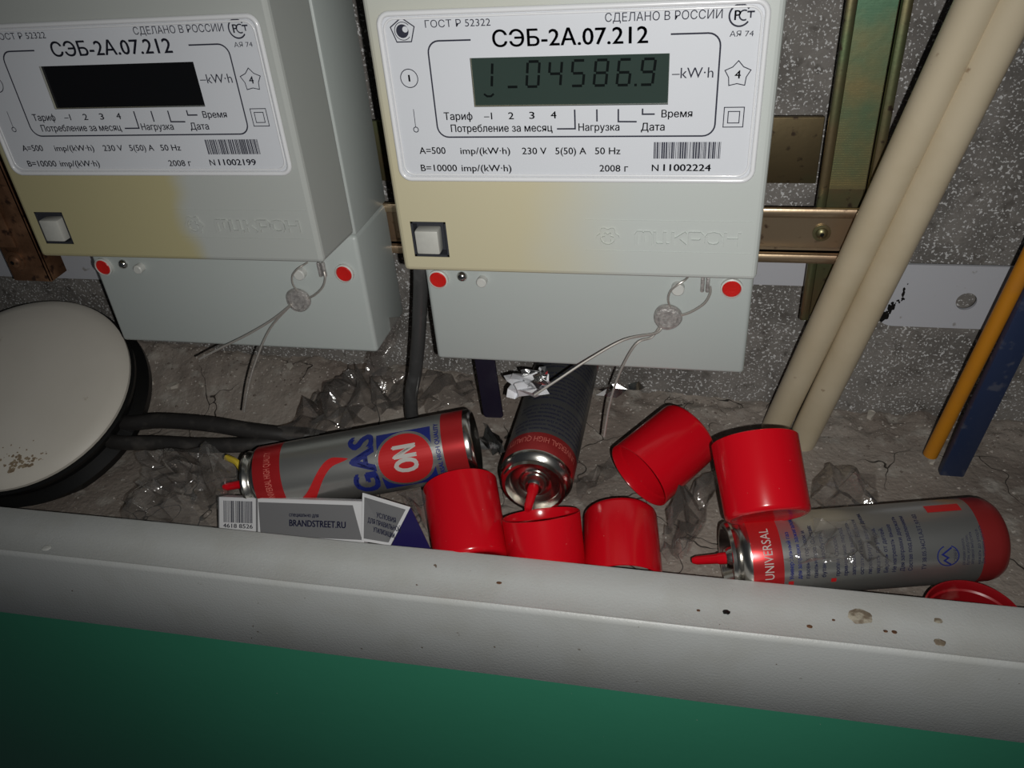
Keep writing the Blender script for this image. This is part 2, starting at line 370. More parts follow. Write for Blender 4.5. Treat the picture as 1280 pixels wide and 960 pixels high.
# ================================================================ the setting
YW = 0.155; ZF = -0.192
def floor_z(x, y):
    t = min(1, max(0, (y - 0.085) / (YW - 0.085))); t = t * t * (3 - 2 * t)
    back = 0.032 - 0.05 * (x + 0.29)          # the rubble against the wall is higher on the left
    back = max(0.003, back)
    z = ZF + back * t
    n = noise.noise(Vector((x * 22, y * 22, 0))) * 0.0035 + noise.noise(Vector((x * 70, y * 70, 3))) * (0.001 + 0.0035 * t)
    n += noise.noise(Vector((x * 200, y * 200, 7))) * (0.0003 + 0.0016 * t)
    return z + n * (0.35 + 0.65 * t)
def grid_surface(x0, x1, y0, y1, nx, ny, fn, m):
    b = MB(); b.grid([[fn(x0 + (x1 - x0) * i / nx, y0 + (y1 - y0) * j / ny) for i in range(nx + 1)] for j in range(ny + 1)], m); return b
struct(grid_surface(-0.62, 0.50, -0.08, 0.16, 420, 96, lambda x, y: (x, y, floor_z(x, y)), 'floor').build('floor', sharp=0), 'rough dusty concrete bottom of the meter niche')
def wall_pt(x, z):
    n = noise.noise(Vector((x * 40, z * 40, 1))) * 0.0012 + noise.noise(Vector((x * 150, z * 150, 5))) * 0.0006
    return (x, YW + n + 0.001, z)
struct(grid_surface(-0.62, 0.50, -0.24, 0.32, 300, 150, wall_pt, 'wall').build('wall_back', sharp=0), 'grey plaster back wall with white flecks')
# side walls of the niche and the ceiling lie out of the frame but close the box
struct(MB().hexa((-0.66, -0.08, -0.24), (-0.62, 0.17, 0.34), 'wall').build('wall_left'))
struct(MB().hexa((0.50, -0.08, -0.24), (0.54, 0.17, 0.34), 'wall').build('wall_right'))

# painted steel ledge in front: a folded profile extruded along x
prof = [(-0.0505, -0.1665), (-0.0515, -0.1560), (-0.0520, -0.1545), (-0.0535, -0.1540), (-0.0690, -0.1548), (-0.0720, -0.1556), (-0.0845, -0.1556), (-0.0865, -0.1548), (-0.0880, -0.1558), (-0.0885, -0.1580), (-0.0885, -0.2150), (-0.0870, -0.2166), (-0.0850, -0.2166), (-0.0850, -0.1590), (-0.0535, -0.1575), (-0.0525, -0.1665)]
b = MB(); rows = []
for i in range(141):
    x = -0.62 + 1.12 * i / 140; w = noise.noise(Vector((x * 9, 0, 0))) * 0.0004
    rows.append([(x, y + w * 0.5, z + w) for y, z in prof])
b.grid(rows, 'lip', close_u=True)
ledge = struct(b.build('trim_1', sharp=50), 'grey painted sheet-steel ledge along the front of the niche')
gp = MB(); gp.hexa((-0.62, -0.0868, -0.60), (0.50, -0.0500, -0.2140), 'green', 0.001)
struct(gp.build('wall_front'), 'glossy green painted panel under the grey ledge')
# dried glue and rust marks on the ledge: small proud blobs
def blob(px, py, z, r, m, name, parent, flat=0.18, seed=0):
    b = MB(); n = 16; rows = []
    for i in range(6):
        a = i / 5 * math.pi / 2; rr = math.cos(a)
        rows.append([(px + r * rr * math.cos(2 * math.pi * j / n) * (1 + 0.35 * noise.noise(Vector((math.cos(2 * math.pi * j / n) * 2, math.sin(2 * math.pi * j / n) * 2, seed)))) * 1.25,
                      py + r * rr * math.sin(2 * math.pi * j / n) * (1 + 0.35 * noise.noise(Vector((math.cos(2 * math.pi * j / n) * 2, math.sin(2 * math.pi * j / n) * 2, seed)))),
                      z + r * flat * math.sin(a) * (1 + 0.5 * noise.noise(Vector((i, j, seed))))) for j in range(n)])
    b.grid(rows, m, close_u=True)
    return b.build(name, parent, sharp=0)
for k, (p, r, m) in enumerate((((0.24357, -0.06747, -0.15520), .0055, 'glue'), ((0.28092, -0.06533, -0.15520), .0035, 'glue'), ((0.27906, -0.07977, -0.15480), .0022, 'glue'), ((0.17676, -0.07466, -0.15520), .0016, 'black_gloss'),
        ((0.21793, -0.07823, -0.15520), .0012, 'rust'), ((-0.22928, -0.08126, -0.15520), .0024, 'white_plastic'), ((0.04406, -0.06748, -0.15520), .0016, 'rust'), ((0.05400, -0.07086, -0.15520), .0013, 'rust'), ((0.25871, -0.07599, -0.15520), .0011, 'rust'),
        ((0.25456, -0.07608, -0.15520), .0009, 'rust'), ((0.16245, -0.07558, -0.15520), .0008, 'rust'), ((0.23016, -0.07243, -0.15520), .0007, 'rust'))):
    o = blob(p[0], p[1], p[2], r, m, 'glue_blob' if m == 'glue' else 'dirt_spot', ledge, seed=k)
    if m == 'glue': o['label'] = 'dried brown glue blob'

# ================================================================ rails, brackets and plates behind the meters
def hat_rail(name, vertical=False):
    # top-hat section: (across, depth) ; depth 0 is the front of the flanges
    w = 0.0175; t = 0.0011
    sec = [(-w, 0.0016), (-0.0172, 0.0006), (-0.0160, 0.0), (-0.0135, 0.0), (-0.0120, 0.0006), (-0.0113, 0.0018), (-0.0113, 0.0062), (-0.0103, 0.0072), (0.0103, 0.0072), (0.0113, 0.0062), (0.0113, 0.0018), (0.0120, 0.0006), (0.0135, 0.0), (0.0160, 0.0), (0.0172, 0.0006), (w, 0.0016)]
    back = [(c - (t if abs(c) > 0.013 and False else 0), d + t) for c, d in reversed(sec)]
    return sec + back
def extrude_sec(b, sec, a0, a1, place, m, n=2):
    rows = [[place(c, d, a0 + (a1 - a0) * k / n) for c, d in sec] for k in range(n + 1)]
    V = b.grid(rows, m, close_u=True, smooth=False); k = b.mi(m)
    for r in (V[0], V[-1]):
        f = b.bm.faces.new(r); f.material_index = k
sec = hat_rail('r')
rail = empty('mounting_rail', (0, 0.097, -0.0214))
b = MB(); extrude_sec(b, sec, -0.46, 0.262, lambda c, d, a: (a, d, c), 'brass_pink'); b.build('rail_body', rail)
def screw(name, x, y, z, r, parent, m='brass', ny=-1):
    b = MB(); Mx = Matrix.Translation((x, y, z)) @ Matrix.Rotation(math.radians(90), 4, 'X')
    b.lathe([(r * 1.5, 0, m), (r * 1.5, r * 0.25, m), (r, r * 0.3, m), (r * 0.95, r * 0.55, m), (r * 0.6, r * 0.85, m), (r * 0.32, r * 0.9, 'black_gloss'), (r * 0.25, r * 0.55, 'black_gloss'), (0, r * 0.5, 'black_gloss')], 20, M0=Mx)
    return b.build(name, parent)
screw('screw', 0.2235, 0.0068, 0.0, 0.0035, rail)
tag(rail, 'horizontal brass-coloured top-hat mounting rail running behind both meters', 'rail')

vr = empty('vertical_rail', (0.2355, 0.1095, -0.085))
b = MB(); extrude_sec(b, sec, 0.0, 0.34, lambda c, d, a: (c * 0.93, d, a), 'brass')
b.build('rail_body', vr)
b = MB(); b.hexa((-0.0100, 0.0061, 0.086), (0.0100, 0.0074, 0.300), 'brass_green')
for k in range(150):
    z = 0.088 + k * 0.0014; b.hexa((-0.0100, 0.0058, z), (0.0100, 0.0074, z + 0.0007), 'brass_green')
rb = b.build('ribbed_channel', vr, sharp=0); rb['kind'] = 'stuff'
screw('screw', 0.004, 0.0068, 0.052, 0.0040, vr, 'rust')
tag(vr, 'vertical rainbow-tarnished brass rail with ribbed channel right of the right meter', 'rail')

bar = MB().hexa((-0.46, 0.126, 0.000), (0.2195, 0.1295, 0.040), 'brass', 0.0008).build('flat_bar')
tag(bar, 'wide flat greenish brass bar behind the vertical ribbed rail', 'bar')

br = empty('steel_bracket', (-0.335, 0.088, -0.0640))
b = MB(); b.hexa((-0.006, 0.0, 0.0), (0.026, 0.0025, 0.30), 'rust', 0.0008); b.hexa((0.0235, 0.0, 0.0), (0.026, 0.018, 0.30), 'rust', 0.0006); b.build('web', br)
b = MB(); b.hexa((-0.075, -0.0022, 0.028), (0.010, 0.0, 0.125), 'rust', 0.0008); b.build('cross_plate', br)
screw('screw', 0.0035, 0.0, 0.017, 0.0048, br, 'rust'); screw('screw', -0.0160, -0.0024, 0.042, 0.0044, br, 'rust')
tag(br, 'brown rusty steel bracket with two screws at the left edge', 'bracket')

def plate(name, x0, x1, z0, z1, y, r, label, hole=None):
    b = MB(); P = rrect(x0, x1, z0, z1, r); b.prism2(P, y, y + 0.0022, 'white_sheet'); o = b.build(name)
    if hole:
        hx, hz, hr = hole; c = MB().lathe([(0, -0.02, 'recess'), (hr, -0.02, 'recess'), (hr, 0.02, 'recess'), (0, 0.02, 'recess')], 32, M0=Matrix.Translation((hx, y, hz)) @ Matrix.Rotation(math.radians(90), 4, 'X')).build('cutter', sharp=0)
        md = o.modifiers.new('h', 'BOOLEAN'); md.object = c; md.solver = 'EXACT'; bpy.context.view_layer.update()
        me = bpy.data.meshes.new_from_object(o.evaluated_get(bpy.context.evaluated_depsgraph_get())); o.modifiers.clear(); o.data = me; bpy.data.objects.remove(c); flatten(me)
    tag(o, label, 'plate'); return o
plate('white_plate', 0.272, 0.420, -0.1045, -0.0590, 0.140, 0.011, 'white sheet-metal plate with a round hole right of the cream pipes', (0.3244, -0.0843, 0.0062))
plate('white_plate', 0.120, 0.2340, -0.0765, -0.0430, 0.140, 0.003, 'short white sheet-metal plate under the mounting rail, beside the right meter')
plate('white_plate', -0.520, -0.275, -0.0885, -0.0420, 0.138, 0.003, 'white sheet-metal plate behind the rusty bracket at the left edge')
# scorched black paint marks on the plate's left edge
sm = MB()
for k in range(46):
    t = rnd.random(); x = 0.2755 + 0.012 * t + rnd.uniform(-0.0015, 0.0015); z = -0.0990 + 0.030 * t * rnd.uniform(0.3, 1.0)
    r = rnd.uniform(0.0004, 0.0014) if t > 0.3 else rnd.uniform(0.001, 0.0022)
    sm.add2d(fill([(x + r * (0.6 + 0.6 * rnd.random()) * math.cos(a), z + r * (0.8 + 0.9 * rnd.random()) * math.sin(a)) for a in [j * math.pi / 4 for j in range(8)]]), lambda u, v: (u, 0.1396 - rnd.random() * 0.0001, v), 'black_gloss')
o = sm.build('soot_marks', None, sharp=0, recalc=False); o.parent = bpy.data.objects['white_plate']; o['label'] = 'black sooty paint marks'; o['kind'] = 'stuff'

# ================================================================ pipes, rods, cables
def pipe(name, a, b_, r, m, label, cat, wall=0.0013, bend=0.0):
    A = Vector(a); B = Vector(b_); L = (B - A).length; Mx = axis_matrix(A, B, (0, -1, 0)); b = MB(); n = 14
    rows = []
    for k in range(n + 1):
        t = k / n; off = bend * math.sin(math.pi * t)
        rows.append([Vector((r * math.cos(2 * math.pi * j / 32) + off, r * math.sin(2 * math.pi * j / 32), L * t)) for j in range(32)])
    b.grid(rows, m, close_u=True)
    ri = r - wall
    for z, s_ in ((0, 1), (L, -1)):
        b.grid([[(r * math.cos(2 * math.pi * j / 32), r * math.sin(2 * math.pi * j / 32), z) for j in range(32)], [(ri * math.cos(2 * math.pi * j / 32), ri * math.sin(2 * math.pi * j / 32), z) for j in range(32)],
                [(ri * math.cos(2 * math.pi * j / 32), ri * math.sin(2 * math.pi * j / 32), z + s_ * 0.02) for j in range(32)]], m, close_u=True)
    o = b.build(name); o.matrix_world = Mx
    return tag(o, label, cat)
p1a, p1b = Vector((0.21434, 0.11800, -0.18057)), Vector((0.26509, 0.05200, 0.11401)); p2a, p2b = Vector((0.23375, 0.11600, -0.18830)), Vector((0.28024, 0.05000, 0.11385))
p1b += (p1b - p1a) * 0.25; p2b += (p2b - p2a) * 0.25
pipe('plastic_pipe', p1a, p1b, 0.0093, 'pvc', 'left one of the two cream plastic conduit pipes leaning across the rails', 'pipe')
pipe('plastic_pipe', p2a, p2b, 0.0097, 'pvc', 'right one of the two cream plastic conduit pipes, stained near its foot', 'pipe')
oa, ob = Vector((0.31378, 0.09800, -0.17855)), Vector((0.32754, 0.07800, -0.02399)); ob += (ob - oa) * 0.8
pipe('orange_rod', oa, ob, 0.0046, 'orange', 'thin orange plastic rod leaning at the right edge', 'rod')
ba, bb = Vector((0.32641, 0.09000, -0.18738)), Vector((0.33654, 0.07800, -0.05257)); bb += (bb - ba) * 0.9
L_ = (bb - ba).length; b = MB(); b.hexa((-0.0030, -0.0078, 0), (0.0030, 0.0078, L_), 'blue', 0.0012)
o = b.build('blue_bar'); o.matrix_world = axis_matrix(ba, bb, (0.1, -1, 0.4)); tag(o, 'dark blue flat bar leaning right of the orange rod', 'bar')

t = MB().tube([(-0.010, 0.062, 0.01), (-0.014, 0.064, -0.03), (-0.0215, 0.066, -0.072), (-0.030, 0.068, -0.110), (-0.0375, 0.070, -0.135), (-0.041, 0.073, -0.160), (-0.042, 0.076, -0.186)], 0.0047, 'tube_gray', 14).build('rubber_tube')
tag(t, 'dark grey rubber tube hanging between the two meters down to the floor', 'tube')

c1 = MB().tube([(-0.33, 0.07, -0.166), (-0.26734, 0.05200, -0.16310), (-0.23189, 0.05200, -0.15873), (-0.19066, 0.05000, -0.15684), (-0.15952, 0.05000, -0.16019), (-0.13471, 0.05200, -0.16336), (-0.11769, 0.05800, -0.16814), (-0.10214, 0.06800, -0.18007), (-0.07811, 0.08200, -0.19547)], 0.0058, 'black_rubber', 14).build('black_cable')
tag(c1, 'upper of the two black cables coming from behind the white disc', 'cable')
c2 = MB().tube([(-0.32, 0.05, -0.172), (-0.26592, 0.03600, -0.16878), (-0.22693, 0.03800, -0.16847), (-0.18820, 0.03900, -0.16808), (-0.15821, 0.04300, -0.16789), (-0.13656, 0.05000, -0.16937), (-0.12031, 0.06000, -0.17599), (-0.10352, 0.07400, -0.19125)], 0.0055, 'black_rubber', 14).build('black_cable')
tag(c2, 'lower of the two black cables coming from behind the white disc', 'cable')

# ================================================================ the meters
ZT = 0.150
def meter(name, shellmat, lcdmat, serial, digits, label, Mx):
    root = empty(name); root.matrix_world = Matrix()
    # front housing
    b = MB(); b.hexa((0, 0, 0), (0.18, 0.0418, ZT), shellmat, 0.0026, 3, grow=(0.0035, 0.0025, 0.0005, 0)); sh = b.build('front_housing', root)
    cut(sh, (0.0070, -0.01, 0.0086), (0.0259, 0.0075, 0.0283)); cut(sh, (0.0468, -0.01, 0.0858), (0.1346, 0.0018, 0.1074))
    b = MB(); b.hexa((-0.0040, 0.0422, -0.0020), (0.1830, 0.0955, ZT), 'gray_plastic', 0.0016, 2, grow=(0.0005, 0.0005, 0, 0)); b.build('base', root)
    b = MB(); b.hexa((-0.0040, 0.0417, -0.0835), (0.1825, 0.0950, -0.0024), 'gray_plastic', 0.0026, 3, grow=(0.0008, 0.0008, 0, 0)); cover = b.build('terminal_cover', root)
    # button in its recess
    b = MB(); P = [(0.0068, 0.0084), (0.0261, 0.0084), (0.0261, 0.0285), (0.0068, 0.0285)]; Q = [(0.0082, 0.0098), (0.0247, 0.0098), (0.0247, 0.0271), (0.0082, 0.0271)]
    b.hexa((0.0071, 0.0066, 0.0087), (0.0258, 0.0072, 0.0282), 'recess')
    for s in ((0.0070, 0.0082, 0.0086, 0.0283), (0.0247, 0.0259, 0.0086, 0.0283), (0.0070, 0.0259, 0.0086, 0.0098), (0.0070, 0.0259, 0.0271, 0.0283)):
        b.hexa((s[0], 0.0004, s[2]), (s[1], 0.0070, s[3]), 'recess')
    b.build('button_socket', root)
    b = MB(); b.hexa((0.0088, -0.0010, 0.0104), (0.0212, 0.0066, 0.0234), 'button', 0.0009, 2); b.build('button', root)
    # nameplate and its raised rim
    b = MB(); b.prism2(rrect(0.0075, 0.1725, 0.0520, 0.1262, 0.0045), -0.0004, 0.0004, 'plate'); pl = b.build('nameplate', root)
    cut(pl, (0.0468, -0.01, 0.0858), (0.1346, 0.0018, 0.1074))
    for i, (g, r_) in enumerate(((0.0, 0.0012), (0.0021, 0.0005))):
        b = MB(); P = rrect(0.0068 + g, 0.1732 - g, 0.0513 + g, 0.1270 - g, 0.0050, 6); n = len(P); rows = []
        for j, (x, z) in enumerate(P):
            a = P[j - 1]; c = P[(j + 1) % n]; d = Vector((c[0] - a[0], c[1] - a[1])).normalized(); nn = Vector((d.y, -d.x))
            rows.append([(x + nn.x * r_ * math.cos(q), 0 - 0.0006 - r_ * math.sin(q), z + nn.y * r_ * math.cos(q)) for q in [k * math.pi / 6 for k in range(7)]])
        b.grid(rows, 'plate_rim', close_v=True); b.build('rim', pl)
    # display
    b = MB(); b.hexa((0.0470, 0.0012, 0.0860), (0.1344, 0.0017, 0.1072), lcdmat); sc = b.build('display', root)
    if digits:
        b = MB(); SEG = {'0': 'abcdef', '4': 'fgbc', '5': 'afgcd', '8': 'abcdefg', '6': 'afgedc', '9': 'abcdfg', '1': 'bc', '_': 'd'}
        fn = lambda u, v: (u, 0.00085, v)
        def digit(ch, x, z, w, h):
            q = 0.0010; sl = 0.11
            pts = dict(a=((0, h), (w, h)), b=((w, h), (w, h / 2)), c=((w, h / 2), (w, 0)), d=((0, 0), (w, 0)), e=((0, 0), (0, h / 2)), f=((0, h / 2), (0, h)), g=((0, h / 2), (w, h / 2)))
            for s in SEG[ch]:
                (xa, za), (xb, zb) = pts[s]; k = 0.08
                A = (xa + (xb - xa) * k, za + (zb - za) * k); B = (xb - (xb - xa) * k, zb - (zb - za) * k)
                b.add2d(stroke([(x + A[0] + A[1] * sl, z + A[1]), (x + B[0] + B[1] * sl, z + B[1])], q * 1.15), fn, 'lcd_seg')
        for ch, x in zip(digits, (0.0502, 0.0625, 0.0716, 0.0816, 0.0918, 0.1019, 0.1120, 0.1222)):
            digit(ch, x, 0.0942, 0.0053, 0.0108)
        b.add2d(rect(0.1197, 0.1208, 0.0936, 0.0947), fn, 'lcd_seg')
        b.add2d(stroke([(0.0516, 0.0913), (0.0530, 0.0902), (0.0548, 0.0902), (0.0562, 0.0913)], 0.0009), fn, 'lcd_seg')
        b.build('digits', sc, sharp=0, recalc=False)
    # print
    b = MB(); fn = lambda u, v: (u, -0.0006, v)
    T = [('ГОСТ Р 52322', .0280, .0576, .1207, .0030, 0), ('СДЕЛАНО В РОССИИ', .1072, .1553, .1207, .0034, 0), ('СЭБ-2А.07.212', .0578, .1251, .1118, .0068, .006), ('АЯ 74', .1587, .1683, .1134, .0022, 0),
         ('–kW·h', .1358, .1532, .0971, .0044, 0), ('Тариф', .0318, .0454, .0800, .0034, .004), ('–1', .0510, .0548, .0801, .0032, .004), ('2', .0625, .0650, .0801, .0032, .004), ('3', .0723, .0747, .0802, .0032, .004), ('4', .0822, .0848, .0803, .0032, .004),
         ('Потребление за месяц', .0345, .0827, .0743, .0034, .004), ('Нагрузка', .0948, .1133, .0745, .0033, .004), ('Дата', .1230, .1334, .0744, .0034, .004), ('Время', .1319, .1452, .0803, .0032, .004),
         ('A=500', .0175, .0305, .0638, .0033, .002), ('imp/(kW·h)', .0379, .0621, .0637, .0032, .002), ('230 V', .0679, .0795, .0636, .0032, .002), ('5(50) A', .0837, .0981, .0636, .0032, .002), ('50 Hz', .1022, .1138, .0636, .0032, .002),
         ('B=10000', .0171, .0352, .0552, .0033, .002), ('imp/(kW·h)', .0376, .0621, .0552, .0033, .002), ('2008 г', .1042, .1174, .0553, .0032, .002), ('N', .1283, .1313, .0556, .0032, .002), (serial, .1335, .1546, .0557, .0032, .022), ('1', .0170, .0177, .0978, .0030, .004), ('4', .1620, .1644, .0965, .0034, .01)]
    for t, x0, x1, z0, h, bd in T: b.add2d(fit_text(t, x0, x1, z0, h, bd), fn, 'print')
    w = 0.00055
    r = 0.0052; xl, xr, zb, zt = 0.0280, 0.1553, 0.0719, 0.1151
    P = [(0.0481, zt)] + circ(xl + r, zt - r, r, 6, 90, 180) + circ(xl + r, zb + r, r, 6, 180, 270) + circ(xr - r, zb + r, r, 6, 270, 360) + circ(xr - r, zt - r, r, 6, 0, 90) + [(0.1347, zt)]
    b.add2d(stroke(P, 0.0007), fn, 'print')
    for P in ([(.0933, .0842), (.0933, .0755), (.0849, .0755)], [(.1033, .0842), (.1033, .0787)], [(.1129, .0842), (.1129, .0786), (.1211, .0785)], [(.1236, .0843), (.1236, .0818), (.1290, .0818)]):
        b.add2d(stroke(P, 0.0007), fn, 'print')
    b.add2d(stroke(circ(.0174, .0992, .0041), 0.0004, True), fn, 'print')
    b.add2d(stroke([(.0174, .0852), (.0173, .0768)], 0.0003), fn, 'print'); b.add2d(stroke(circ(.0173, .0756, .0012, 14), 0.0004, True), fn, 'print')
    star = [(0.1632 + (0.0056 if k % 2 == 0 else 0.0038) * math.sin(math.pi * k / 5), 0.0982 + (0.0056 if k % 2 == 0 else 0.0038) * math.cos(math.pi * k / 5)) for k in range(10)]
    b.add2d(stroke(star, 0.0004, True), fn, 'print')
    b.add2d(stroke(rect(.1588, .1672, .0758, .0844)[0], 0.0004, True), fn, 'print'); b.add2d(stroke(rect(.1606, .1654, .0776, .0826)[0], 0.0004, True), fn, 'print')
    pent = [(0.0174 + 0.0058 * math.sin(2 * math.pi * k / 5), 0.1196 + 0.0056 * math.cos(2 * math.pi * k / 5)) for k in range(5)]
    b.add2d(stroke(pent, 0.0005, True), fn, 'print')
    b.add2d(fill(circ(.0172, .1196, .0029, 20)), fn, 'print'); b.add2d(fill(circ(.0186, .1203, .0013, 14)), lambda u, v: (u, -0.00065, v), 'plate')
    b.add2d(stroke(circ(.0174, .1196, .0038, 20, 40, 320), 0.0003), fn, 'print')
    # the certification mark: P inside C with a T at the right
    b.add2d(stroke(circ(.1622, .1216, .0042, 24, 35, 325), 0.0007), fn, 'print')
    b.add2d(fit_text('P', .1600, .1624, .1198, .0038, .01), fn, 'print'); b.add2d(stroke(circ(.1639, .1216, .0019, 14, 60, 300), 0.0006), fn, 'print')
    b.add2d(stroke([(.1650, .1229), (.1680, .1229)], 0.0007), fn, 'print'); b.add2d(stroke([(.1665, .1229), (.1665, .1205)], 0.0006), fn, 'print')
    rr = random.Random(int(serial)); x = .1290
    while x < .1586:
        wd = rr.choice((.0002, .0003, .0005, .0007)); b.add2d(rect(x, x + wd, .0615, .0692), fn, 'print'); x += wd + rr.choice((.0002, .0003, .0005))
    b.build('printing', pl, sharp=0, recalc=False)
    # embossed maker's name: thin raised letters on the housing
    b = MB()
    H_ = 0.0070; sw = 0.0014; lay = 0
    G = {'m': [[(0, 0), (0, .8), (.12, 1), (.38, 1), (.5, .8), (.5, .3)], [(.5, .8), (.62, 1), (.88, 1), (1, .8), (1, 0)]],
         'u': [[(0, 1), (0, .15), (.15, 0), (.7, 0)], [(.72, 1), (.72, .12), (.85, 0), (1, 0)]],
         'k': [[(0, 0), (0, 1)], [(1, 1), (.35, .55), (.15, .5)], [(.35, .55), (1, 0)]],
         'p': [[(0, 0), (0, 1), (.8, 1), (1, .82), (1, .5), (.8, .35), (.05, .35)]],
         'o': [[(.5, 0), (.15, .08), (0, .3), (0, .7), (.15, .92), (.5, 1), (.85, .92), (1, .7), (1, .3), (.85, .08), (.5, 0)]],
         'n': [[(0, 0), (0, 1)], [(1, 0), (1, 1)], [(0, .5), (1, .5)]]}
    for t, x0, x1 in (('m', .1216, .1286), ('u', .1306, .1372), ('k', .1392, .1450), ('p', .1472, .1530), ('o', .1550, .1616), ('n', .1638, .1702)):
        for path in G[t]:
            P = [Vector((x0 + (x1 - x0) * u, 0.0186 + H_ * 0.88 * v)) for u, v in path]
            for p, q in zip(P, P[1:]):
                d = (q - p).normalized() * sw * 0.5; w_ = Vector((-d.y, d.x)); c_ = [p - d * .6 - w_, q + d * .6 - w_, q + d * .6 + w_, p - d * .6 + w_]
                emboss(b, [tuple(v) for v in c_], [(0, 1, 2, 3)], 0.0, 0.0009 + 0.00006 * (lay % 7), shellmat); lay += 1
    n = 40
    for k0, (ro, ri) in enumerate(((0.0050, 0.0036), (0.0022, 0.0))):
        P = [(0.1079 + (ro + 0.0007 * math.cos(6 * 2 * math.pi * k / n)) * math.cos(2 * math.pi * k / n), 0.0218 + (ro + 0.0007 * math.cos(6 * 2 * math.pi * k / n)) * math.sin(2 * math.pi * k / n)) for k in range(n)]
        if ri:
            Qn = [(0.1079 + ri * math.cos(2 * math.pi * k / n), 0.0218 + ri * math.sin(2 * math.pi * k / n)) for k in range(n)]
            V = P + Qn; F = [(k, (k + 1) % n, n + (k + 1) % n, n + k) for k in range(n)]
        else: V, F = fill(P)
        emboss(b, V, F, 0.0, 0.0009, shellmat)
    for z in (0.0142, 0.0305): b.hexa((0.0970, -0.0003, z), (0.1765, 0.0002, z + 0.0004), shellmat)
    b.build('embossed_lettering', sh, sharp=0, recalc=False)
    # plugs, pins and screws on the terminal cover
    def knob(nm, x, z, prof, y=0.0417, n=24):
        b = MB(); b.lathe(prof, n, M0=Matrix.Translation((x, y, z)) @ Matrix.Rotation(math.radians(90), 4, 'X')); return b.build(nm, cover)
    for x in (0.0042, 0.1712):
        knob('plug_collar', x, -0.0262, [(0.0060, -0.0005, 'white_plastic'), (0.0060, 0.0022, 'white_plastic'), (0.0052, 0.0026, 'white_plastic'), (0.0049, 0.0012, 'white_plastic')])
        o = knob('wax_plug', x, -0.0262, [(0.0050, -0.0003, 'red_wax'), (0.0050, 0.0020, 'red_wax'), (0.0044, 0.0026, 'red_wax'), (0.0020, 0.0024, 'red_wax'), (0, 0.0022, 'red_wax')]); o['label'] = 'red wax plug'
    knob('screw', 0.0186, -0.0243, [(0.0032, 0, 'chrome'), (0.0031, 0.0010, 'chrome'), (0.0023, 0.0023, 'chrome'), (0.0010, 0.0029, 'chrome'), (0, 0.0030, 'chrome')])
    knob('pin', 0.0308, -0.0262, [(0.0030, 0, 'white_plastic'), (0.0030, 0.0042, 'white_plastic'), (0.0024, 0.0048, 'white_plastic'), (0, 0.0048, 'white_plastic')])
    knob('pin', 0.1424, -0.0268, [(0.0036, 0, 'white_plastic'), (0.0036, 0.0042, 'white_plastic'), (0.0030, 0.0048, 'white_plastic'), (0, 0.0048, 'white_plastic')])
    b = MB(); b.hexa((0.1545, 0.0392, -0.0290), (0.1566, 0.0420, -0.0190), 'lead', 0.0008); b.hexa((0.1573, 0.0392, -0.0290), (0.1594, 0.0420, -0.0190), 'lead', 0.0008); b.build('clip', cover)
    root.matrix_world = Mx
    for i_ in (0,): tag(root, label, 'meter')
    return root

def emboss(b, V, F, y0, h, m):
    """flat 2d shape as raised solid pieces, h proud towards -y"""
    k = b.mi(m)
    for q in F:
        pass
    top = [b.bm.verts.new((x, y0 - h, z)) for x, z in V]; bot = [b.bm.verts.new((x, y0 + 0.0003, z)) for x, z in V]
    cnt = {(q[i], q[(i + 1) % len(q)]) for q in F for i in range(len(q))}
    for q in F:
        for vs in ([top[i] for i in q], [bot[i] for i in reversed(q)]):
            try: f = b.bm.faces.new(vs); f.material_index = k
            except ValueError: pass
    for (i, j) in cnt:
        if (j, i) in cnt: continue
        try: f = b.bm.faces.new([top[j], top[i], bot[i], bot[j]]); f.material_index = k
        except ValueError: pass

MR_ = meter('electricity_meter', 'housing_right', 'lcd', '11002224', '1_045869', 'grey electricity meter with yellowed housing and lit-up digits on its display', Matrix())
LM = Matrix.Translation((-0.2284, 0.00667, -0.00119)) @ (Matrix.Rotation(-0.00444, 4, 'Z') @ Matrix.Rotation(-0.00575, 4, 'Y') @ Matrix.Rotation(-0.01644, 4, 'X'))
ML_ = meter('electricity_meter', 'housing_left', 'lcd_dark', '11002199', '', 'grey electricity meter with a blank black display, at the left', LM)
MR_['label'] = 'grey electricity meter with digits showing on its display, right one of the pair'

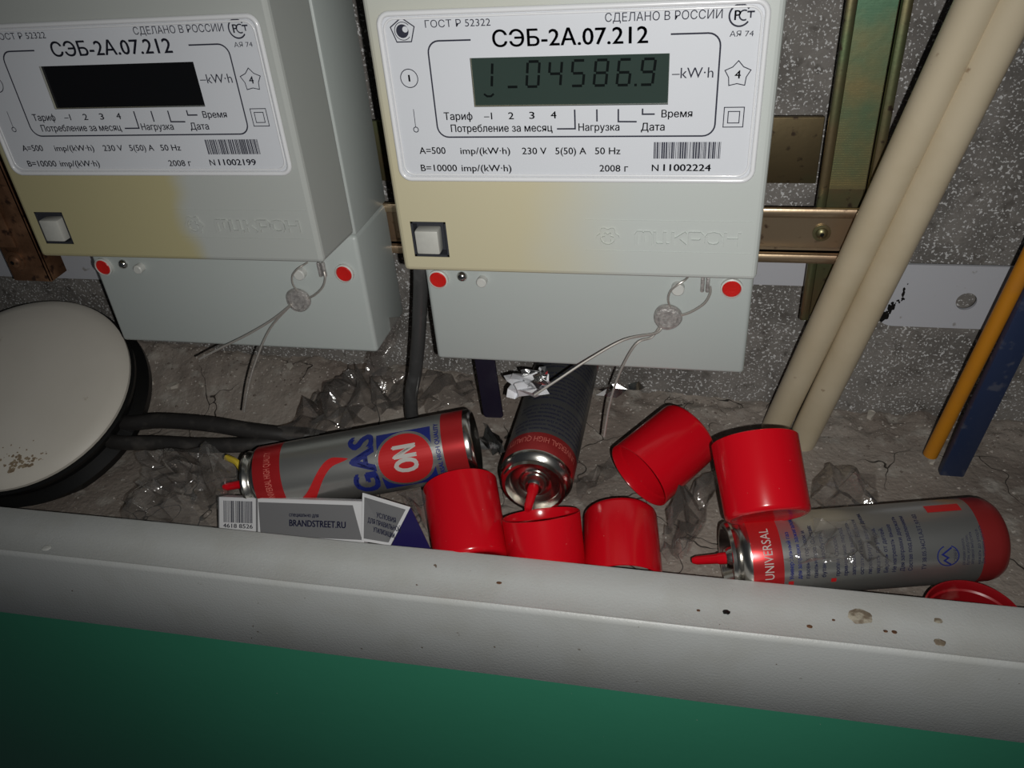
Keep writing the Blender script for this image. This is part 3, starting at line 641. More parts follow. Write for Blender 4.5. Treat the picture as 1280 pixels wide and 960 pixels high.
# lead seals on their twisted wires
def seal(Mx, tails, label, label2):
    root = empty('lead_seal'); root.matrix_world = Matrix()
    cx, cz = 0.1376, -0.0447; y = 0.0417
    Mz = Matrix.Translation((cx, y - 0.0010, cz)) @ Matrix.Rotation(math.radians(90), 4, 'X')
    b = MB(); n = 28; k = 'lead'
    prof = [(0.0, 0), (0.0066, 0), (0.0078, 0.0010), (0.0080, 0.0030), (0.0070, 0.0046), (0.0052, 0.0050), (0.0049, 0.0044), (0, 0.0043)]
    rows = []
    for r, z in prof[1:]:
        rows.append([Mz @ Vector((r * (1 + 0.03 * math.sin(3 * a + 1)) * math.cos(a), r * (1 + 0.03 * math.sin(3 * a + 1)) * math.sin(a), z)) for a in [2 * math.pi * j / n for j in range(n)]])
    V = b.grid(rows, k, close_u=True); f = b.bm.faces.new(V[-1]); f = b.bm.faces.new(V[0])
    b.build('seal_body', root)
    b = MB(); b.tube([(0.1395, y - 0.004, -0.0390), (0.1375, y - 0.0050, -0.033), (0.1385, y - 0.0052, -0.0270), (0.1425, y - 0.0055, -0.0225), (0.1460, y - 0.004, -0.0205), (0.1480, y + 0.0, -0.0200)], 0.0006, 'steel_wire', 8); b.build('wire_loop', root)
    b = MB(); b.tube([(0.1440, y - 0.004, -0.0430), (0.1500, y - 0.0050, -0.0400), (0.1570, y - 0.0055, -0.0340), (0.1598, y - 0.005, -0.0280), (0.1596, y - 0.004, -0.0240)], 0.0007, 'steel_wire', 8); b.build('wire_loop', root)
    for P in tails:
        b = MB(); b.tube(P, 0.00072, 'steel_wire', 8); b.build('wire_tail', root)
    root.matrix_world = Mx
    tag(root, label, 'seal', None)
seal(Matrix(), [[(0.1345, 0.0375, -0.0500), (0.1315, 0.034, -0.0530), (0.11406, 0.02600, -0.05347), (0.09444, 0.01800, -0.06292), (0.07923, 0.01000, -0.07113), (0.06496, 0.00400, -0.07966)],
                [(0.1335, 0.0378, -0.0505), (0.1290, 0.036, -0.0570), (0.12044, 0.03200, -0.05958), (0.11164, 0.02900, -0.07754), (0.10580, 0.02600, -0.09904), (0.10272, 0.02200, -0.12123)]],
     'grey lead seal on twisted wire hanging on the right meter', '')
LMi = LM.inverted()
seal(LM, [[LMi @ Vector(p) for p in ((-0.09431, 0.04050, -0.04745), (-0.10880, 0.03800, -0.05765), (-0.12597, 0.03400, -0.06676), (-0.14434, 0.03000, -0.07493), (-0.16117, 0.02600, -0.08257))],
          [LMi @ Vector(p) for p in ((-0.09499, 0.04050, -0.04805), (-0.11271, 0.04000, -0.06496), (-0.12497, 0.03600, -0.08450), (-0.13485, 0.03200, -0.10473), (-0.14220, 0.02800, -0.12565))]],
     'grey lead seal on twisted wire hanging on the left meter', '')

# ================================================================ white disc with black base (far left)
dn = Vector((0.10, -0.42, 0.90)).normalized(); dc = Vector((-0.33802, 0.04479, -0.12800))
dm = axis_matrix(dc, dc + dn, (0, -1, 0)); disc = empty('round_lid'); disc.matrix_world = dm @ Matrix.Translation((0, 0, -0.030))
b = MB(); b.lathe([(0, 0.0330, 'dish'), (0.030, 0.0322, 'dish'), (0.055, 0.0300, 'dish'), (0.072, 0.0270, 'dish'), (0.0795, 0.0240, 'dish'), (0.0815, 0.0220, 'dish'), (0.0815, 0.0195, 'dish'), (0.070, 0.0190, 'dish'), (0, 0.0190, 'dish')], 72)
lid = b.build('lid', disc)
b = MB(); b.lathe([(0, 0.019, 'black_gloss'), (0.0800, 0.019, 'black_gloss'), (0.0835, 0.0175, 'black_gloss'), (0.0835, 0.0145, 'black_gloss'), (0.0790, 0.0130, 'black_gloss'), (0.0785, 0.004, 'black_gloss'), (0.0870, 0.000, 'black_gloss'), (0.0870, -0.006, 'black_gloss'), (0.078, -0.009, 'black_gloss'), (0, -0.009, 'black_gloss')], 72)
b.build('base', disc)
sb = MB()
for k in range(170):
    g = rnd.gauss(0, 1), rnd.gauss(0, 1)
    cxy = Vector((0.0634, 0.0381)) + Vector((g[0] * 0.0085, g[1] * 0.0120)); rr_ = rnd.uniform(0.0004, 0.0022) * max(0.35, 1.2 - 0.4 * math.hypot(*g))
    rad = cxy.length; zz = 0.0330 - 0.0009 * (rad / 0.03) ** 2 if rad < 0.03 else 0.0322 - 0.0022 * ((rad - 0.03) / 0.025) if rad < 0.055 else 0.0300 - 0.0030 * ((rad - 0.055) / 0.017)
    if rad > 0.0715: continue
    sb.add2d(fill([(cxy.x + rr_ * rnd.uniform(0.6, 1.3) * math.cos(a), cxy.y + rr_ * rnd.uniform(0.6, 1.3) * math.sin(a)) for a in [j * math.pi / 4 for j in range(8)]]), lambda u, v: (u, v, zz + 0.00025 + k * 0.000003), 'stain')
so = sb.build('brown_stain', lid, sharp=0, recalc=False); so['kind'] = 'stuff'; so['label'] = 'brown dirt stain'
tag(disc, 'round white plastic lid on a black base at the left edge', 'lid')

# ================================================================ gas cans
def wrap(b, shape, R, phi0, z0, m, step=0.0022, turn=False):
    """flat shape (u around, v along the axis) wrapped on a cylinder of radius R, cut into narrow strips"""
    t = bmesh.new(); V = [t.verts.new((x, y, 0)) for x, y in shape[0]]
    for q in shape[1]:
        try: t.faces.new([V[i] for i in q])
        except ValueError: pass
    xs = [v[0] for v in shape[0]]; x = math.floor(min(xs) / step) * step
    while x < max(xs):
        if x > min(xs): bmesh.ops.bisect_plane(t, geom=t.verts[:] + t.edges[:] + t.faces[:], plane_co=(x, 0, 0), plane_no=(1, 0, 0))
        x += step
    t.verts.index_update(); k = b.mi(m)
    NV = [b.bm.verts.new((R * math.cos(phi0 + v.co.x / R), R * math.sin(phi0 + v.co.x / R), z0 + v.co.y)) for v in t.verts]
    for f in t.faces:
        try: g = b.bm.faces.new([NV[v.index] for v in f.verts]); g.material_index = k
        except ValueError: pass
    t.free()

def can(label, base, tip, face, bands, R=0.0233, dome=False, tilt=(0, 0)):
    """local z runs from the bottom to the valve; x faces 'face'"""
    root = empty('gas_can'); Mx = axis_matrix(base, tip, face)
    pr = [(0.0, 0.0070, 'can_metal'), (0.0100, 0.0062, 'can_metal'), (0.0160, 0.0035, 'can_metal'), (0.0190, 0.0002, 'can_metal'), (0.0202, -0.0008, 'can_metal'), (0.0214, 0.0000, 'can_metal'), (0.0222, 0.0018, 'can_metal')]
    if dome: pr = [(0.0, 0.0020, bands[0][1]), (0.0140, 0.0, bands[0][1]), (0.0175, 0.0003, bands[0][1]), (0.0205, 0.0022, bands[0][1]), (0.0224, 0.0052, bands[0][1])]
    z = 0.0040 if not dome else 0.009
    pr.append((R, z, bands[0][1]))
    for z1, m in bands:
        if pr[-1][1] > z1 - 1e-5: continue
        pr[-1] = (pr[-1][0], pr[-1][1], m)
        k = max(1, int((z1 - pr[-1][1]) / 0.02)); zs = pr[-1][1]
        for q in range(1, k + 1): pr.append((R, zs + (z1 - zs) * q / k, m))
    pr[-1] = (R, bands[-1][0], 'can_metal')
    e = bands[-1][0]
    pr += [(R - 0.0010, e + 0.0022, 'can_metal'), (R - 0.0035, e + 0.0046, 'can_metal'), (R - 0.0046, e + 0.0052, 'can_metal')]
    b = MB(); b.lathe(pr, 64); body = b.build('body', root)
    b = MB(); q = 0.0187
    b.lathe([(q - 0.0003, e + 0.0040, 'can_metal'), (q + 0.0012, e + 0.0058, 'can_metal'), (q + 0.0018, e + 0.0076, 'can_metal'), (q + 0.0010, e + 0.0094, 'can_metal'), (q - 0.0008, e + 0.0094, 'can_metal'), (q - 0.0016, e + 0.0070, 'can_metal'),
             (q - 0.0028, e + 0.0040, 'can_metal'), (0.0130, e + 0.0034, 'can_metal'), (0.0105, e + 0.0044, 'can_metal'), (0.0088, e + 0.0038, 'can_metal'), (0.0074, e + 0.0042, 'can_metal'), (0.0062, e + 0.0085, 'can_metal'), (0.0050, e + 0.0100, 'can_metal'), (0.0036, e + 0.0100, 'can_metal'), (0.0032, e + 0.0088, 'can_metal'), (0, e + 0.0086, 'can_metal')], 48)
    b.build('valve_cup', root)
    b = MB(); Mt = Matrix.Translation((0, 0, e + 0.0085)) @ Matrix.Rotation(tilt[0], 4, 'X') @ Matrix.Rotation(tilt[1], 4, 'Y')
    b.lathe([(0.0034, -0.001, 'red_cap'), (0.0034, 0.0050, 'red_cap'), (0.0029, 0.0060, 'red_cap'), (0.0025, 0.0180, 'red_cap'), (0.0017, 0.0205, 'red_cap'), (0.0008, 0.0205, 'red_cap'), (0.0008, 0.0170, 'red_cap'), (0, 0.0170, 'red_cap')], 20, M0=Mt)
    o = b.build('nozzle', root); o['label'] = 'red plastic nozzle'
    root.matrix_world = Mx
    tag(root, label, 'can')
    return root, body

LINES = ['Универсальный газ', 'для заправки зажигалок,', 'газовых горелок и', 'паяльников. Состав:', 'бутан, изобутан,', 'пропан. Способ', 'применения: перед', 'заправкой выпустить', 'остатки газа. Баллон', 'перевернуть вверх дном,', 'нажать до упора.', 'Беречь от детей.', 'Не нагревать выше', 'Для заправки держать', 'Состав под давлением', 'Огнеопасно. Газ', 'Срок годности']
# can lying at the right, small print towards the viewer
q0, q1 = Vector((0.17497, -0.03239, -0.16000)), Vector((0.32342, 0.00010, -0.15698)); ax = (q0 - q1).normalized()
base1 = q1 + (q1 - q0).normalized() * 0.0; 
camdir = (CP - (q0 + q1) / 2)
g1, body1 = can('silver and red gas can with blue small print lying at the right', base1, q0, camdir, [(0.0175, 'can_darkred'), (0.1235, 'can_silver'), (0.1400, 'can_red')], dome=True, tilt=(0.0, 0.0) if False else (0.0, -0.45))
b = MB(); Rr = 0.0233 + 0.00012
wrap(b, fit_text('UNIVERSAL', -0.0140, 0.0150, 0, 0.0050), Rr, 0, 0.1290, 'ink_light')
for k in range(15):
    t = LINES[k % len(LINES)]; z = 0.1185 - k * 0.0043 - (0.003 if k > 4 else 0); w = 0.0022 * len(t) * 0.62
    wrap(b, fit_text(t, -0.0150, min(0.0230, -0.0150 + w * 1.15), 0, 0.0022, 0.02), Rr, 0, z, 'ink_blue' if k < 2 else 'ink_navy', 0.004)
for z in (0.1187, 0.0958):
    wrap(b, rect(-0.0188, -0.0162, 0, 0.0028), Rr, 0, z - 0.0003, 'ink_red')
wrap(b, fit_text('ТУ 38.05.34СП.АЗТ.97-02', -0.0150, 0.0170, 0, 0.0022, 0.012), Rr, 0, 0.0480, 'ink_navy', 0.004)
wrap(b, stroke(circ(-0.0080, 0.0365, 0.0056, 28, 20, 340), 0.0006), Rr, 0, 0, 'ink_blue')
wrap(b, stroke([(-0.0130, 0.0350), (-0.0105, 0.0385), (-0.0090, 0.0365), (-0.0070, 0.0395), (-0.0035, 0.0345)], 0.0009), Rr, 0, 0, 'ink_blue')
wrap(b, fit_text('СЕВЕР', -0.0115, -0.0045, 0.0318, 0.0016), Rr, 0, 0, 'ink_navy')
for k in range(5): wrap(b, fit_text(LINES[(k * 3 + 1) % 16], -0.0140, 0.0010 + 0.0015 * k, 0, 0.0016), Rr, 0, 0.0275 - k * 0.0023 if k < 3 else 0.0262 - k * 0.0023, 'ink_navy', 0.004)
wrap(b, rect(0.0175, 0.0235, 0.0225, 0.0410), Rr, 0, 0, 'ink_red')
b.build('printing', body1, sharp=0, recalc=False)

# can lying at the left behind the carton
q1, q0 = Vector((0.01946, 0.02492, -0.13535)), Vector((-0.12508, -0.01131, -0.15262))
camdir = (CP - (q0 + q1) / 2)
g2, body2 = can('silver gas can with blue and red lettering lying behind the white carton', q1, q0, camdir, [(0.0180, 'can_red'), (0.1220, 'can_silver'), (0.1400, 'can_red')], R=0.0222)
b = MB(); R2 = 0.0222 + 0.00012; R3 = R2 + 0.0001; R4 = R3 + 0.0001
def gas(t, u0, u1, z0, h, bold, m='ink_blue', R_=None): wrap(b, fit_text(t, u0, u1, z0, h, bold), R_ or R3, 0, 0, m, 0.002)
gas('GAS', -0.0225, 0.0170, 0.0610, 0.0155, 0.05)
wrap(b, rect(-0.0230, 0.0165, 0.0245, 0.0590), R2, 0, 0, 'ink_blue', 0.002)
wrap(b, fill(circ(-0.0030, 0.0420, 0.0190, 40)), R3, 0, 0, 'can_silver', 0.002)
wrap(b, fill(circ(-0.0030, 0.0420, 0.0172, 40)), R4, 0, 0, 'ink_red', 0.002)
wrap(b, fit_text('ON', -0.0112, 0.0052, 0.0345, 0.0150, 0.03), R4 + 0.0001, 0, 0, 'ink_light', 0.002)
wrap(b, fit_text('UNIVERSAL HIGH QUALITY', -0.0260, 0.0175, 0.0195, 0.0028, 0.03), R3, 0, 0, 'ink_blue', 0.003)
wrap(b, fit_text('UNIVERSAL HIGH QUALITY', -0.0140, 0.0190, 0.1285, 0.0042, 0.0), R3, 0, 0, 'ink_pale_red', 0.003)
# red swoosh from the top band down to the letters
up_ = []; lo_ = []
for k in range(25):
    t = k / 24; z = 0.118 - 0.040 * t; u = -0.026 + 0.030 * (0.5 - 0.5 * math.cos(math.pi * min(1, t * 1.25))); w = 0.0075 * (1 - t) ** 0.8 + 0.0002
    up_.append((u + w, z)); lo_.append((u - w, z))
P = up_ + lo_[::-1]; n = 25
wrap(b, (P, [(k, k + 1, 2 * n - 2 - k, 2 * n - 1 - k) for k in range(n - 1)]), R3, 0, 0, 'ink_red', 0.003)
b.build('printing', body2, sharp=0, recalc=False)
R3 = 0.0233 + 0.0002

# can pointing at the viewer from under the right meter
q0 = Vector((0.06132, 0.00040, -0.14745)); q1 = Vector((0.06289, 0.14889, -0.14690))
g3, body3 = can('gas can with dark print pointing its valve forward from under the right meter', q1, q0, (0.05, -0.3, 1), [(0.0170, 'can_darkred'), (0.1230, 'can_grey'), (0.1400, 'can_darkred')])
b = MB()
wrap(b, fit_text('UNIVERSAL HIGH QUALITY', -0.0290, 0.0220, 0.1272, 0.0050), R3, 0, 0, 'ink_pale_red', 0.003)
for k in range(22):
    if k in (7, 16): continue
    t = LINES[k % 17] + ' ' + LINES[(k * 5 + 3) % 17]
    wrap(b, fit_text(t, -0.0300, 0.0120 + 0.010 * rnd.random(), 0, 0.0021, 0.015), R3, 0, 0.1180 - k * 0.0041, 'ink_navy', 0.005)
b.build('printing', body3, sharp=0, recalc=False)

# ================================================================ red caps
def cap(label, mouth, closed, m='red_cap', H=None, R=0.0236):
    """lathe from the closed end (z=0) to the open mouth (z=H)"""
    A = Vector(closed); B = Vector(mouth); H = H or (B - A).length; R1 = R - 0.0009; t = 0.0011
    b = MB()
    b.lathe([(0, 0.0006, m), (R1 * 0.80, 0.0004, m), (R1 * 0.84, 0.0, m), (R1 - 0.0016, 0.0002, m), (R1 - 0.0004, 0.0012, m), (R1, 0.0030, m), ((R1 + R) / 2, H * 0.5, m), (R, H - 0.0003, m), (R - 0.0003, H, m), (R - t + 0.0002, H, m), (R - t, H - 0.0004, m),
             (R - t, H - 0.006, m), (R - t - 0.0009, H - 0.0068, m), (R - t - 0.0009, H - 0.009, m), (R1 - t, H * 0.5, m), (R1 - t, 0.0030, m), (R1 - t - 0.002, 0.0014, m), (0, 0.0016, m)], 64)
    # ring inside that grips the valve
    b.lathe([(0.0112, 0.0012, m), (0.0112, H * 0.45, m), (0.0102, H * 0.45, m), (0.0102, 0.0012, m)], 40)
    for k in range(4):
        a = k * math.pi / 2 + 0.4; c, s = math.cos(a), math.sin(a)
        V = [(c * 0.0112, s * 0.0112, 0.002), (c * (R1 - t), s * (R1 - t), 0.002), (c * (R1 - t), s * (R1 - t), H * 0.5), (c * 0.0112, s * 0.0112, H * 0.4)]
        b.face(V, m)
    o = b.build('can_cap', sharp=40); o.matrix_world = axis_matrix(A, B, (0, 0, 1))
    return tag(o, label, 'cap', 'red plastic caps of the gas cans')
cap('red plastic cap leaning against the can beside the blue carton flap', (0.01319, 0.00213, -0.15277), (0.03034, -0.04330, -0.17403))
cap('red plastic cap standing mouth up under the nozzle of the middle can', (0.06926, -0.02048, -0.14962), (0.07663, -0.04264, -0.18332), H=0.041)
cap('red plastic cap behind the ledge, right of the cap under the nozzle', (0.11996, -0.03755, -0.18249), (0.11413, 0.00558, -0.16922))
cap('red plastic cap lying with its open mouth towards the lower left', (0.12398, 0.02307, -0.15170), (0.15413, 0.05752, -0.14106))
cap('red plastic cap leaning on the right can below the cream pipes', (0.18859, 0.00096, -0.09992), (0.19667, -0.03323, -0.12472))
cap('red plastic cap half hidden under the right can, its shade painted dark', (0.30000, -0.05850, -0.15700), (0.30100, -0.05750, -0.19200), 'red_cap_dusty_shaded')

# ================================================================ carton with barcode
BL, BR, TL, TR = Vector((-0.13944, -0.04500, -0.17122)), Vector((-0.03579, -0.04500, -0.16471)), Vector((-0.13535, -0.03000, -0.15003)), Vector((-0.03960, -0.03000, -0.14204))
uu = ((BR - BL) + (TR - TL)).normalized(); vv = ((TL - BL) + (TR - BR)) / 2; Hc = vv.length; vv = (vv - uu * vv.dot(uu)).normalized(); nn = uu.cross(vv).normalized()
Lx = ((BR - BL).length + (TR - TL).length) / 2; o0 = (BL + TL) / 2 - vv * Hc / 2
CM = Matrix.Translation(o0) @ Matrix((uu, -nn, vv)).transposed().to_4x4()      # local x along, y into the carton, z up the face
ct = empty('carton')
b = MB(); b.hexa((0, 0, 0), (Lx, 0.0090, Hc), 'carton_white', 0.0005, 1); body = b.build('carton_body', ct)
b = MB(); fn = lambda u, v: (u, -0.00012, v); fn2 = lambda u, v: (u, -0.0003, v)
b.add2d(([(0.0300, 0.0030), (Lx - 0.0010, 0.0030), (Lx - 0.0070, Hc - 0.0025), (0.0285, Hc - 0.0025)], [(0, 1, 2, 3)]), fn, 'carton_gray')
b.add2d(rect(0.0, 0.0008, 0.0, Hc), fn, 'carton_gray'); b.add2d(rect(0.0268, 0.0282, 0.0, Hc), fn, 'carton_gray')
b.build('gray_panel', body, sharp=0, recalc=False)
b = MB(); rr = random.Random(5); x = 0.0040
while x < 0.0240:
    wd = rr.choice((.00025, .0004, .0006, .0008)); b.add2d(rect(x, x + wd, 0.0105, Hc - 0.0022), fn2, 'print'); x += wd + rr.choice((.0003, .0004, .0006))
b.build('barcode', body, sharp=0, recalc=False); b = MB()
b.add2d(fit_text('4618 8526', 0.0035, 0.0245, 0.0072, 0.0026, 0.012), fn2, 'print')
b.add2d(fit_text('BRANDSTREET.RU', 0.0500, Lx - 0.0120, 0.0098, 0.0040, 0.03), fn2, 'ink_navy'); b.add2d(fit_text('специально для', 0.0500, 0.0700, 0.0158, 0.0024, 0.02), fn2, 'ink_navy')
b.build('printing', body, sharp=0, recalc=False)
# torn end flap
b = MB(); f0, f1, f2, f3 = Vector((-0.03784, -0.03000, -0.13529)), Vector((-0.00596, -0.03600, -0.13784)), Vector((-0.01849, -0.04700, -0.16037)), Vector((-0.03710, -0.04600, -0.15975))
def sheet(b, P, m, th, M0=None):
    P = [Vector(p) for p in P]; n_ = (P[1] - P[0]).cross(P[2] - P[0]).normalized() * th; k = b.mi(m)
    a = [b.bm.verts.new(p) for p in P]; c = [b.bm.verts.new(p + n_) for p in P]; n = len(P)
    for q in (a, c[::-1]): f = b.bm.faces.new(q); f.material_index = k
    for i in range(n): f = b.bm.faces.new([a[i], c[i], c[(i + 1) % n], a[(i + 1) % n]]); f.material_index = k
CMi = CM.inverted()
sheet(b, [CMi @ p for p in (f0, f1, f2, f3)], 'carton_white', 0.0006)
fo = b.build('end_flap', ct); ce = (f0 + f1 + f2 + f3) / 4
b = MB(); nrm = ((f1 - f0).cross(f2 - f0)).normalized(); nrm = nrm if nrm.dot(CP - ce) > 0 else -nrm
g = [ce + (p - ce) * 0.86 + nrm * 0.0008 for p in (f0, f1, f2, f3)]
b.face([CMi @ p for p in g], 'carton_gray')
ua = (f1 - f0); va = (f3 - f0)
for i, (t, a0, a1, zz) in enumerate((('УСЛОВИЯ', .32, .72, .40), ('ДЛЯ ПРАВИЛЬНОЙ', .14, .82, .56), ('УТИЛИЗАЦИИ', .26, .70, .72))):
    V, F = fit_text(t, a0, a1, 0, 0.10, 0.01)
    b.add2d((V, F), lambda u, v: CMi @ (f0 + ua * u + va * (zz - v) + nrm * 0.0011), 'ink_navy')
b.build('gray_panel', fo, sharp=0, recalc=False)
b = MB(); sheet(b, [CMi @ Vector(p) for p in ((-0.00587, -0.03620, -0.13764), (0.00645, -0.04500, -0.16454), (-0.02070, -0.04750, -0.16561))], 'carton_navy', 0.0005); o = b.build('inner_flap', ct); o['label'] = 'dark blue inner flap'
ct.matrix_world = CM
tag(ct, 'flattened white carton with barcode, grey panel and dark blue flap behind the ledge', 'carton')

# ================================================================ card, crumpled paper, foil, films
b = MB(); P = rrect(-0.0068, 0.0068, 0, 0.085, 0.0022)
b.prism2(P, 0, 0.0012, 'navy_card'); o = b.build('card_strip'); q = Vector((0.02628, 0.05000, -0.13378)); o.matrix_world = Matrix.Translation(q) @ Matrix.Rotation(math.radians(-8), 4, 'X') @ Matrix.Rotation(math.radians(-5), 4, 'Y') @ Matrix.Rotation(math.radians(-6), 4, 'Z')
tag(o, 'black card strip hanging under the right meter beside the crumpled paper', 'strip')

def crumple(name, corners, m, label, cat, nu=26, nv=26, amp=0.006, fr=60, seed=0, edge=0.15, fine=0.0):
    """a thin crumpled sheet over four corners, with sharp folds"""
    A, B, C_, D = [Vector(c) for c in corners]; N_ = (B - A).cross(D - A).normalized(); b = MB(); q = random.Random(seed)
    if N_.dot(CP - A) < 0: N_ = -N_
    nu = max(3, int(nu * 0.42)); nv = max(3, int(nv * 0.42)); P = []
    for j in range(nv + 1):
        for i in range(nu + 1):
            u = i / nu + q.uniform(-.42, .42) / nu + edge * noise.noise(Vector((j * .7, seed, 1.5))) * .6; v = j / nv + q.uniform(-.42, .42) / nv + edge * noise.noise(Vector((i * .7, seed + 9, 2.5))) * .6
            P.append(A.lerp(B, u).lerp(D.lerp(C_, u), v) + N_ * amp * (q.random() ** 1.5 * 1.9 - 0.25) * (0.35 + 1.1 * math.sin(math.pi * min(1, max(0, i / nu))) * math.sin(math.pi * min(1, max(0, j / nv)))))
    V = [b.bm.verts.new(p) for p in P]; k = b.mi(m)
    for j in range(nv):
        for i in range(nu):
            c = [V[j * (nu + 1) + i], V[j * (nu + 1) + i + 1], V[(j + 1) * (nu + 1) + i + 1], V[(j + 1) * (nu + 1) + i]]
            for tq in (((0, 1, 2), (0, 2, 3)) if q.random() < .5 else ((0, 1, 3), (1, 2, 3))):
                f = b.bm.faces.new([c[t] for t in tq]); f.material_index = k; f.smooth = True
    if m.startswith('film'):                    # softened folds with a fine wrinkle on top
        bmesh.ops.subdivide_edges(b.bm, edges=b.bm.edges[:], cuts=2, use_grid_fill=True, smooth=0.35)
        for v in b.bm.verts: v.co += N_ * amp * 0.16 * noise.noise(v.co * 260 + Vector((seed, 0, 0)))
        for f in b.bm.faces: f.smooth = True
    o = b.build(name, sharp=28, recalc=False)
    return tag(o, label, cat)
crumple('crumpled_paper', ((0.03693, 0.05500, -0.10170), (0.06635, 0.05000, -0.09278), (0.06770, 0.04400, -0.10692), (0.04247, 0.04400, -0.11375)), 'paper', 'crumpled white paper scrap beside the black card strip', 'paper', 14, 14, 0.011, 70, 3)
crumple('foil_scrap', ((0.04986, 0.04800, -0.09245), (0.06553, 0.04400, -0.08760), (0.06670, 0.04000, -0.09802), (0.05335, 0.04000, -0.10137)), 'foil', 'silver foil scrap on the crumpled white paper', 'foil', 12, 12, 0.008, 120, 5)
crumple('foil_scrap', ((0.08262, 0.14962, -0.17600), (0.11541, 0.16479, -0.17600), (0.12009, 0.15074, -0.17800), (0.08787, 0.14121, -0.17800)), 'foil', 'thin silver foil scrap on the floor behind the wire tail', 'foil', 16, 6, 0.006, 90, 8, 0.4)
crumple('foil_scrap', ((0.00301, 0.10574, -0.18400), (0.02320, 0.08537, -0.18600), (0.02356, 0.07134, -0.18800), (0.00676, 0.08228, -0.18800)), 'foil', 'silver foil scrap between the two left cans', 'foil', 10, 10, 0.008, 120, 12, 0.4)
F_ = 'film'
crumple('plastic_film', ((-0.20933, 0.00000, -0.14462), (-0.15319, 0.00400, -0.13858), (-0.15091, -0.02000, -0.15389), (-0.20163, -0.02200, -0.15754)), F_, 'crumpled clear film bag between the white disc and the carton, upper part', 'film', 22, 18, 0.010, 45, 21)
crumple('plastic_film', ((-0.19852, -0.02600, -0.14938), (-0.15741, -0.02400, -0.14133), (-0.14027, -0.04600, -0.16463), (-0.20584, -0.04400, -0.16470)), F_, 'clear film fold lying against the ledge left of the carton', 'film', 16, 14, 0.008, 40, 22)
crumple('plastic_film', ((-0.16389, 0.00600, -0.13154), (-0.13634, -0.00400, -0.15108), (-0.13420, -0.02600, -0.16627), (-0.16227, -0.02800, -0.16336)), F_, 'pointed clear film peak at the left end of the left can', 'film', 16, 16, 0.010, 50, 23)
crumple('plastic_film', ((-0.13569, 0.10086, -0.16800), (-0.07740, 0.13669, -0.16000), (-0.04687, 0.09745, -0.16800), (-0.10484, 0.04638, -0.16000)), 'film', 'large clear film bubble above the lying left can', 'film', 26, 20, 0.014, 26, 24, 0.10)
crumple('plastic_film', ((-0.14076, 0.04999, -0.16600), (-0.10997, 0.13369, -0.16000), (-0.09264, 0.11457, -0.15800), (-0.11533, 0.03800, -0.16000)), 'film_dark', 'dark twisted film fold beside the ends of the black cables', 'film', 24, 7, 0.010, 34, 25, 0.2)
crumple('plastic_film', ((-0.05042, 0.07400, -0.07748), (-0.03423, 0.07400, -0.07427), (-0.05013, 0.06000, -0.11065), (-0.06544, 0.05800, -0.11026)), 'film_dark', 'dark film strip hanging at the lower right corner of the left meter', 'film', 8, 16, 0.006, 40, 26, 0.1)
crumple('plastic_film', ((-0.07636, 0.13512, -0.16500), (-0.01064, 0.15739, -0.17600), (-0.00693, 0.12771, -0.18200), (-0.07478, 0.09714, -0.17600)), F_, 'clear film crumpled around the foot of the dark tube', 'film', 30, 18, 0.012, 60, 27)
crumple('plastic_film', ((0.17867, 0.08043, -0.17800), (0.16209, -0.01760, -0.17200), (0.13908, -0.02326, -0.17600), (0.14713, 0.01585, -0.18000)), F_, 'clear film wedge between the red caps and the right can nozzle', 'film', 24, 18, 0.012, 45, 28)
crumple('plastic_film', ((0.09994, 0.08178, -0.18800), (0.10701, 0.06690, -0.18800), (0.08322, 0.03427, -0.18700), (0.07773, 0.05057, -0.18700)), F_, 'thin clear film strip left of the cap with the open mouth', 'film', 8, 14, 0.004, 60, 29)
crumple('plastic_film', ((0.24371, 0.07773, -0.17800), (0.27231, 0.06655, -0.17800), (0.27095, 0.02717, -0.17600), (0.22657, 0.02522, -0.17400)), F_, 'clear film corner standing behind the right can', 'film', 14, 14, 0.010, 30, 30, 0.06)
crumple('plastic_film', ((0.21823, -0.04900, -0.10751), (0.24382, -0.04300, -0.11247), (0.25588, -0.05150, -0.13445), (0.20866, -0.05350, -0.13420)), F_, 'clear film draped over the label of the right can', 'film', 20, 16, 0.004, 60, 31, 0.3)
crumple('plastic_film', ((-0.02215, -0.01200, -0.15129), (-0.00489, -0.01200, -0.14806), (0.00106, -0.03000, -0.16549), (-0.01160, -0.02600, -0.15190)), F_, 'clear film scrap behind the red cap next to the carton', 'film', 12, 12, 0.006, 60, 32, 0.2)
y_ = MB().tube([(-0.15532, 0.01200, -0.15380), (-0.14548, 0.00800, -0.15378), (-0.14002, 0.00400, -0.15837)], 0.0022, 'yellow', 8).build('yellow_scrap'); tag(y_, 'small yellow scrap at the valve end of the left can', 'scrap')

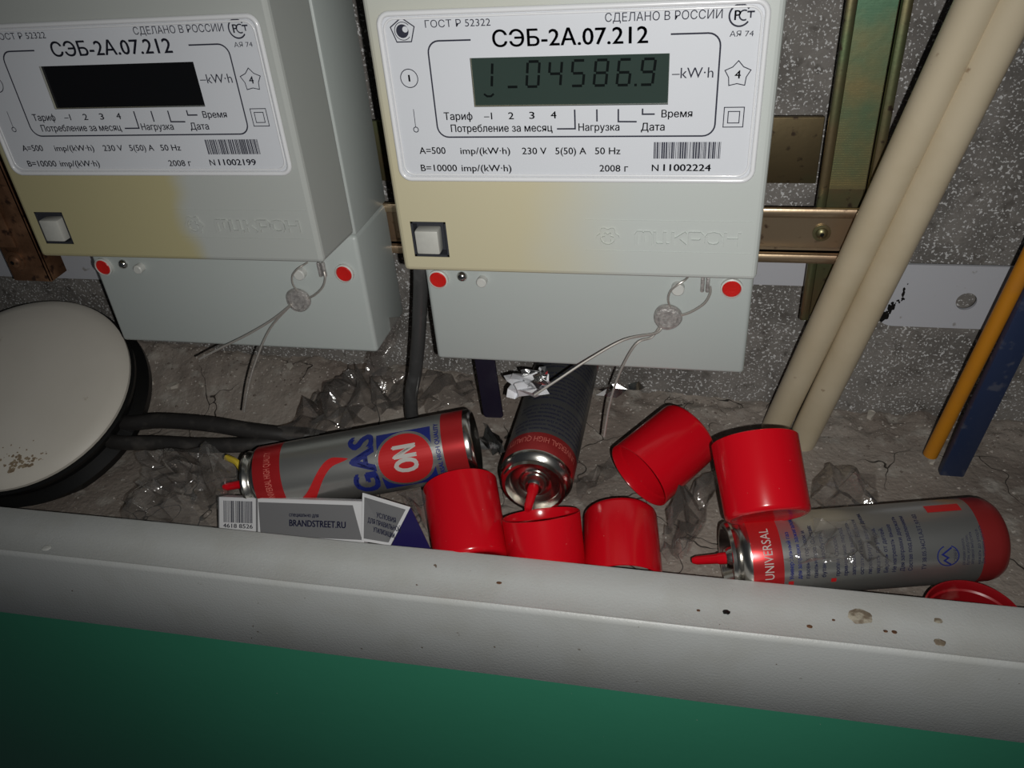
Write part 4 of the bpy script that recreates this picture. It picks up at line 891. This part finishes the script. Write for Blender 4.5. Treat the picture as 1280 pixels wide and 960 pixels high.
# plaster chips and grit
def chip(px, r, seed, m='chip'):
    x, y = px; z = floor_z(x, y); b = MB(); n = 7; q = random.Random(seed); sx = q.uniform(1.2, 2.0); a0 = q.uniform(0, 3)
    P = []
    for j in range(n):
        a = 2 * math.pi * j / n; k = q.uniform(0.65, 1.1); u, v = r * k * sx * math.cos(a), r * k * math.sin(a); P.append((x + u * math.cos(a0) - v * math.sin(a0), y + u * math.sin(a0) + v * math.cos(a0)))
    T = [b.bm.verts.new((p[0], p[1], z + r * q.uniform(0.25, 0.6))) for p in P]; Bm = [b.bm.verts.new((p[0] * 1.0, p[1], z - r * 0.25)) for p in P]
    k = b.mi(m); b.bm.faces.new(T).material_index = k; b.bm.faces.new(Bm[::-1]).material_index = k
    for j in range(n): b.bm.faces.new([T[j], Bm[j], Bm[(j + 1) % n], T[(j + 1) % n]]).material_index = k
    return b.build('plaster_chip', sharp=0)
for k, (p, r, lb) in enumerate((((-0.28869, 0.12106, -0.16500), .0046, 'long pale plaster chip nearest the white disc'), ((-0.26676, 0.12103, -0.16600), .0042, 'pale plaster chip right of the long one by the disc'), ((-0.16893, 0.14277, -0.16500), .0028, 'round pale chip below the left meter'), ((-0.24160, 0.12222, -0.17000), .0022, 'small pale chip below the left seal wire'),
        ((-0.26773, 0.08987, -0.17200), .0042, 'rounded pale chip above the black cables'), ((-0.20516, 0.07302, -0.18600), .0026, 'pale chip between the two black cables'), ((0.28493, 0.15027, -0.18200), .0036, 'pale stone at the wall crack right of the cream pipes'), ((0.31914, 0.10689, -0.18400), .0026, 'small pale chip at the foot of the orange rod'),
        ((0.29453, 0.17766, -0.18200), .0026, 'small pale stone above the crack right of the cream pipes'), ((0.16759, 0.16462, -0.18000), .0060, 'brown lump at the foot of the wall left of the cream pipes'))):
    o = chip((p[0], p[1]), r, k + 3, 'chip' if k != 9 else 'floor'); tag(o, lb, 'chip')
b = MB(); gk = b.mi('grit')
for k in range(2600):
    x = rnd.uniform(-0.42, 0.45); y = rnd.uniform(-0.04, 0.152) if rnd.random() < 0.35 else 0.152 - abs(rnd.gauss(0, 0.022))
    if y < -0.04: continue
    z = floor_z(x, y); r = 0.0004 + 0.0013 * rnd.random() ** 3; m = b.mi('grit') if rnd.random() < .55 else b.mi('grit_dark')
    V = [b.bm.verts.new((x + r * rnd.uniform(.6, 1.4) * dx, y + r * rnd.uniform(.6, 1.4) * dy, z + r * dz * 0.8)) for dx, dy, dz in ((1, 0, 0), (0, 1, 0), (-1, 0, 0), (0, -1, 0), (0, 0, 1))]
    for q in ((0, 1, 4), (1, 2, 4), (2, 3, 4), (3, 0, 4)): b.bm.faces.new([V[i] for i in q]).material_index = m
o = b.build('grit', sharp=0); o['kind'] = 'stuff'; tag(o, 'loose grit and plaster crumbs scattered over the niche floor', 'grit')
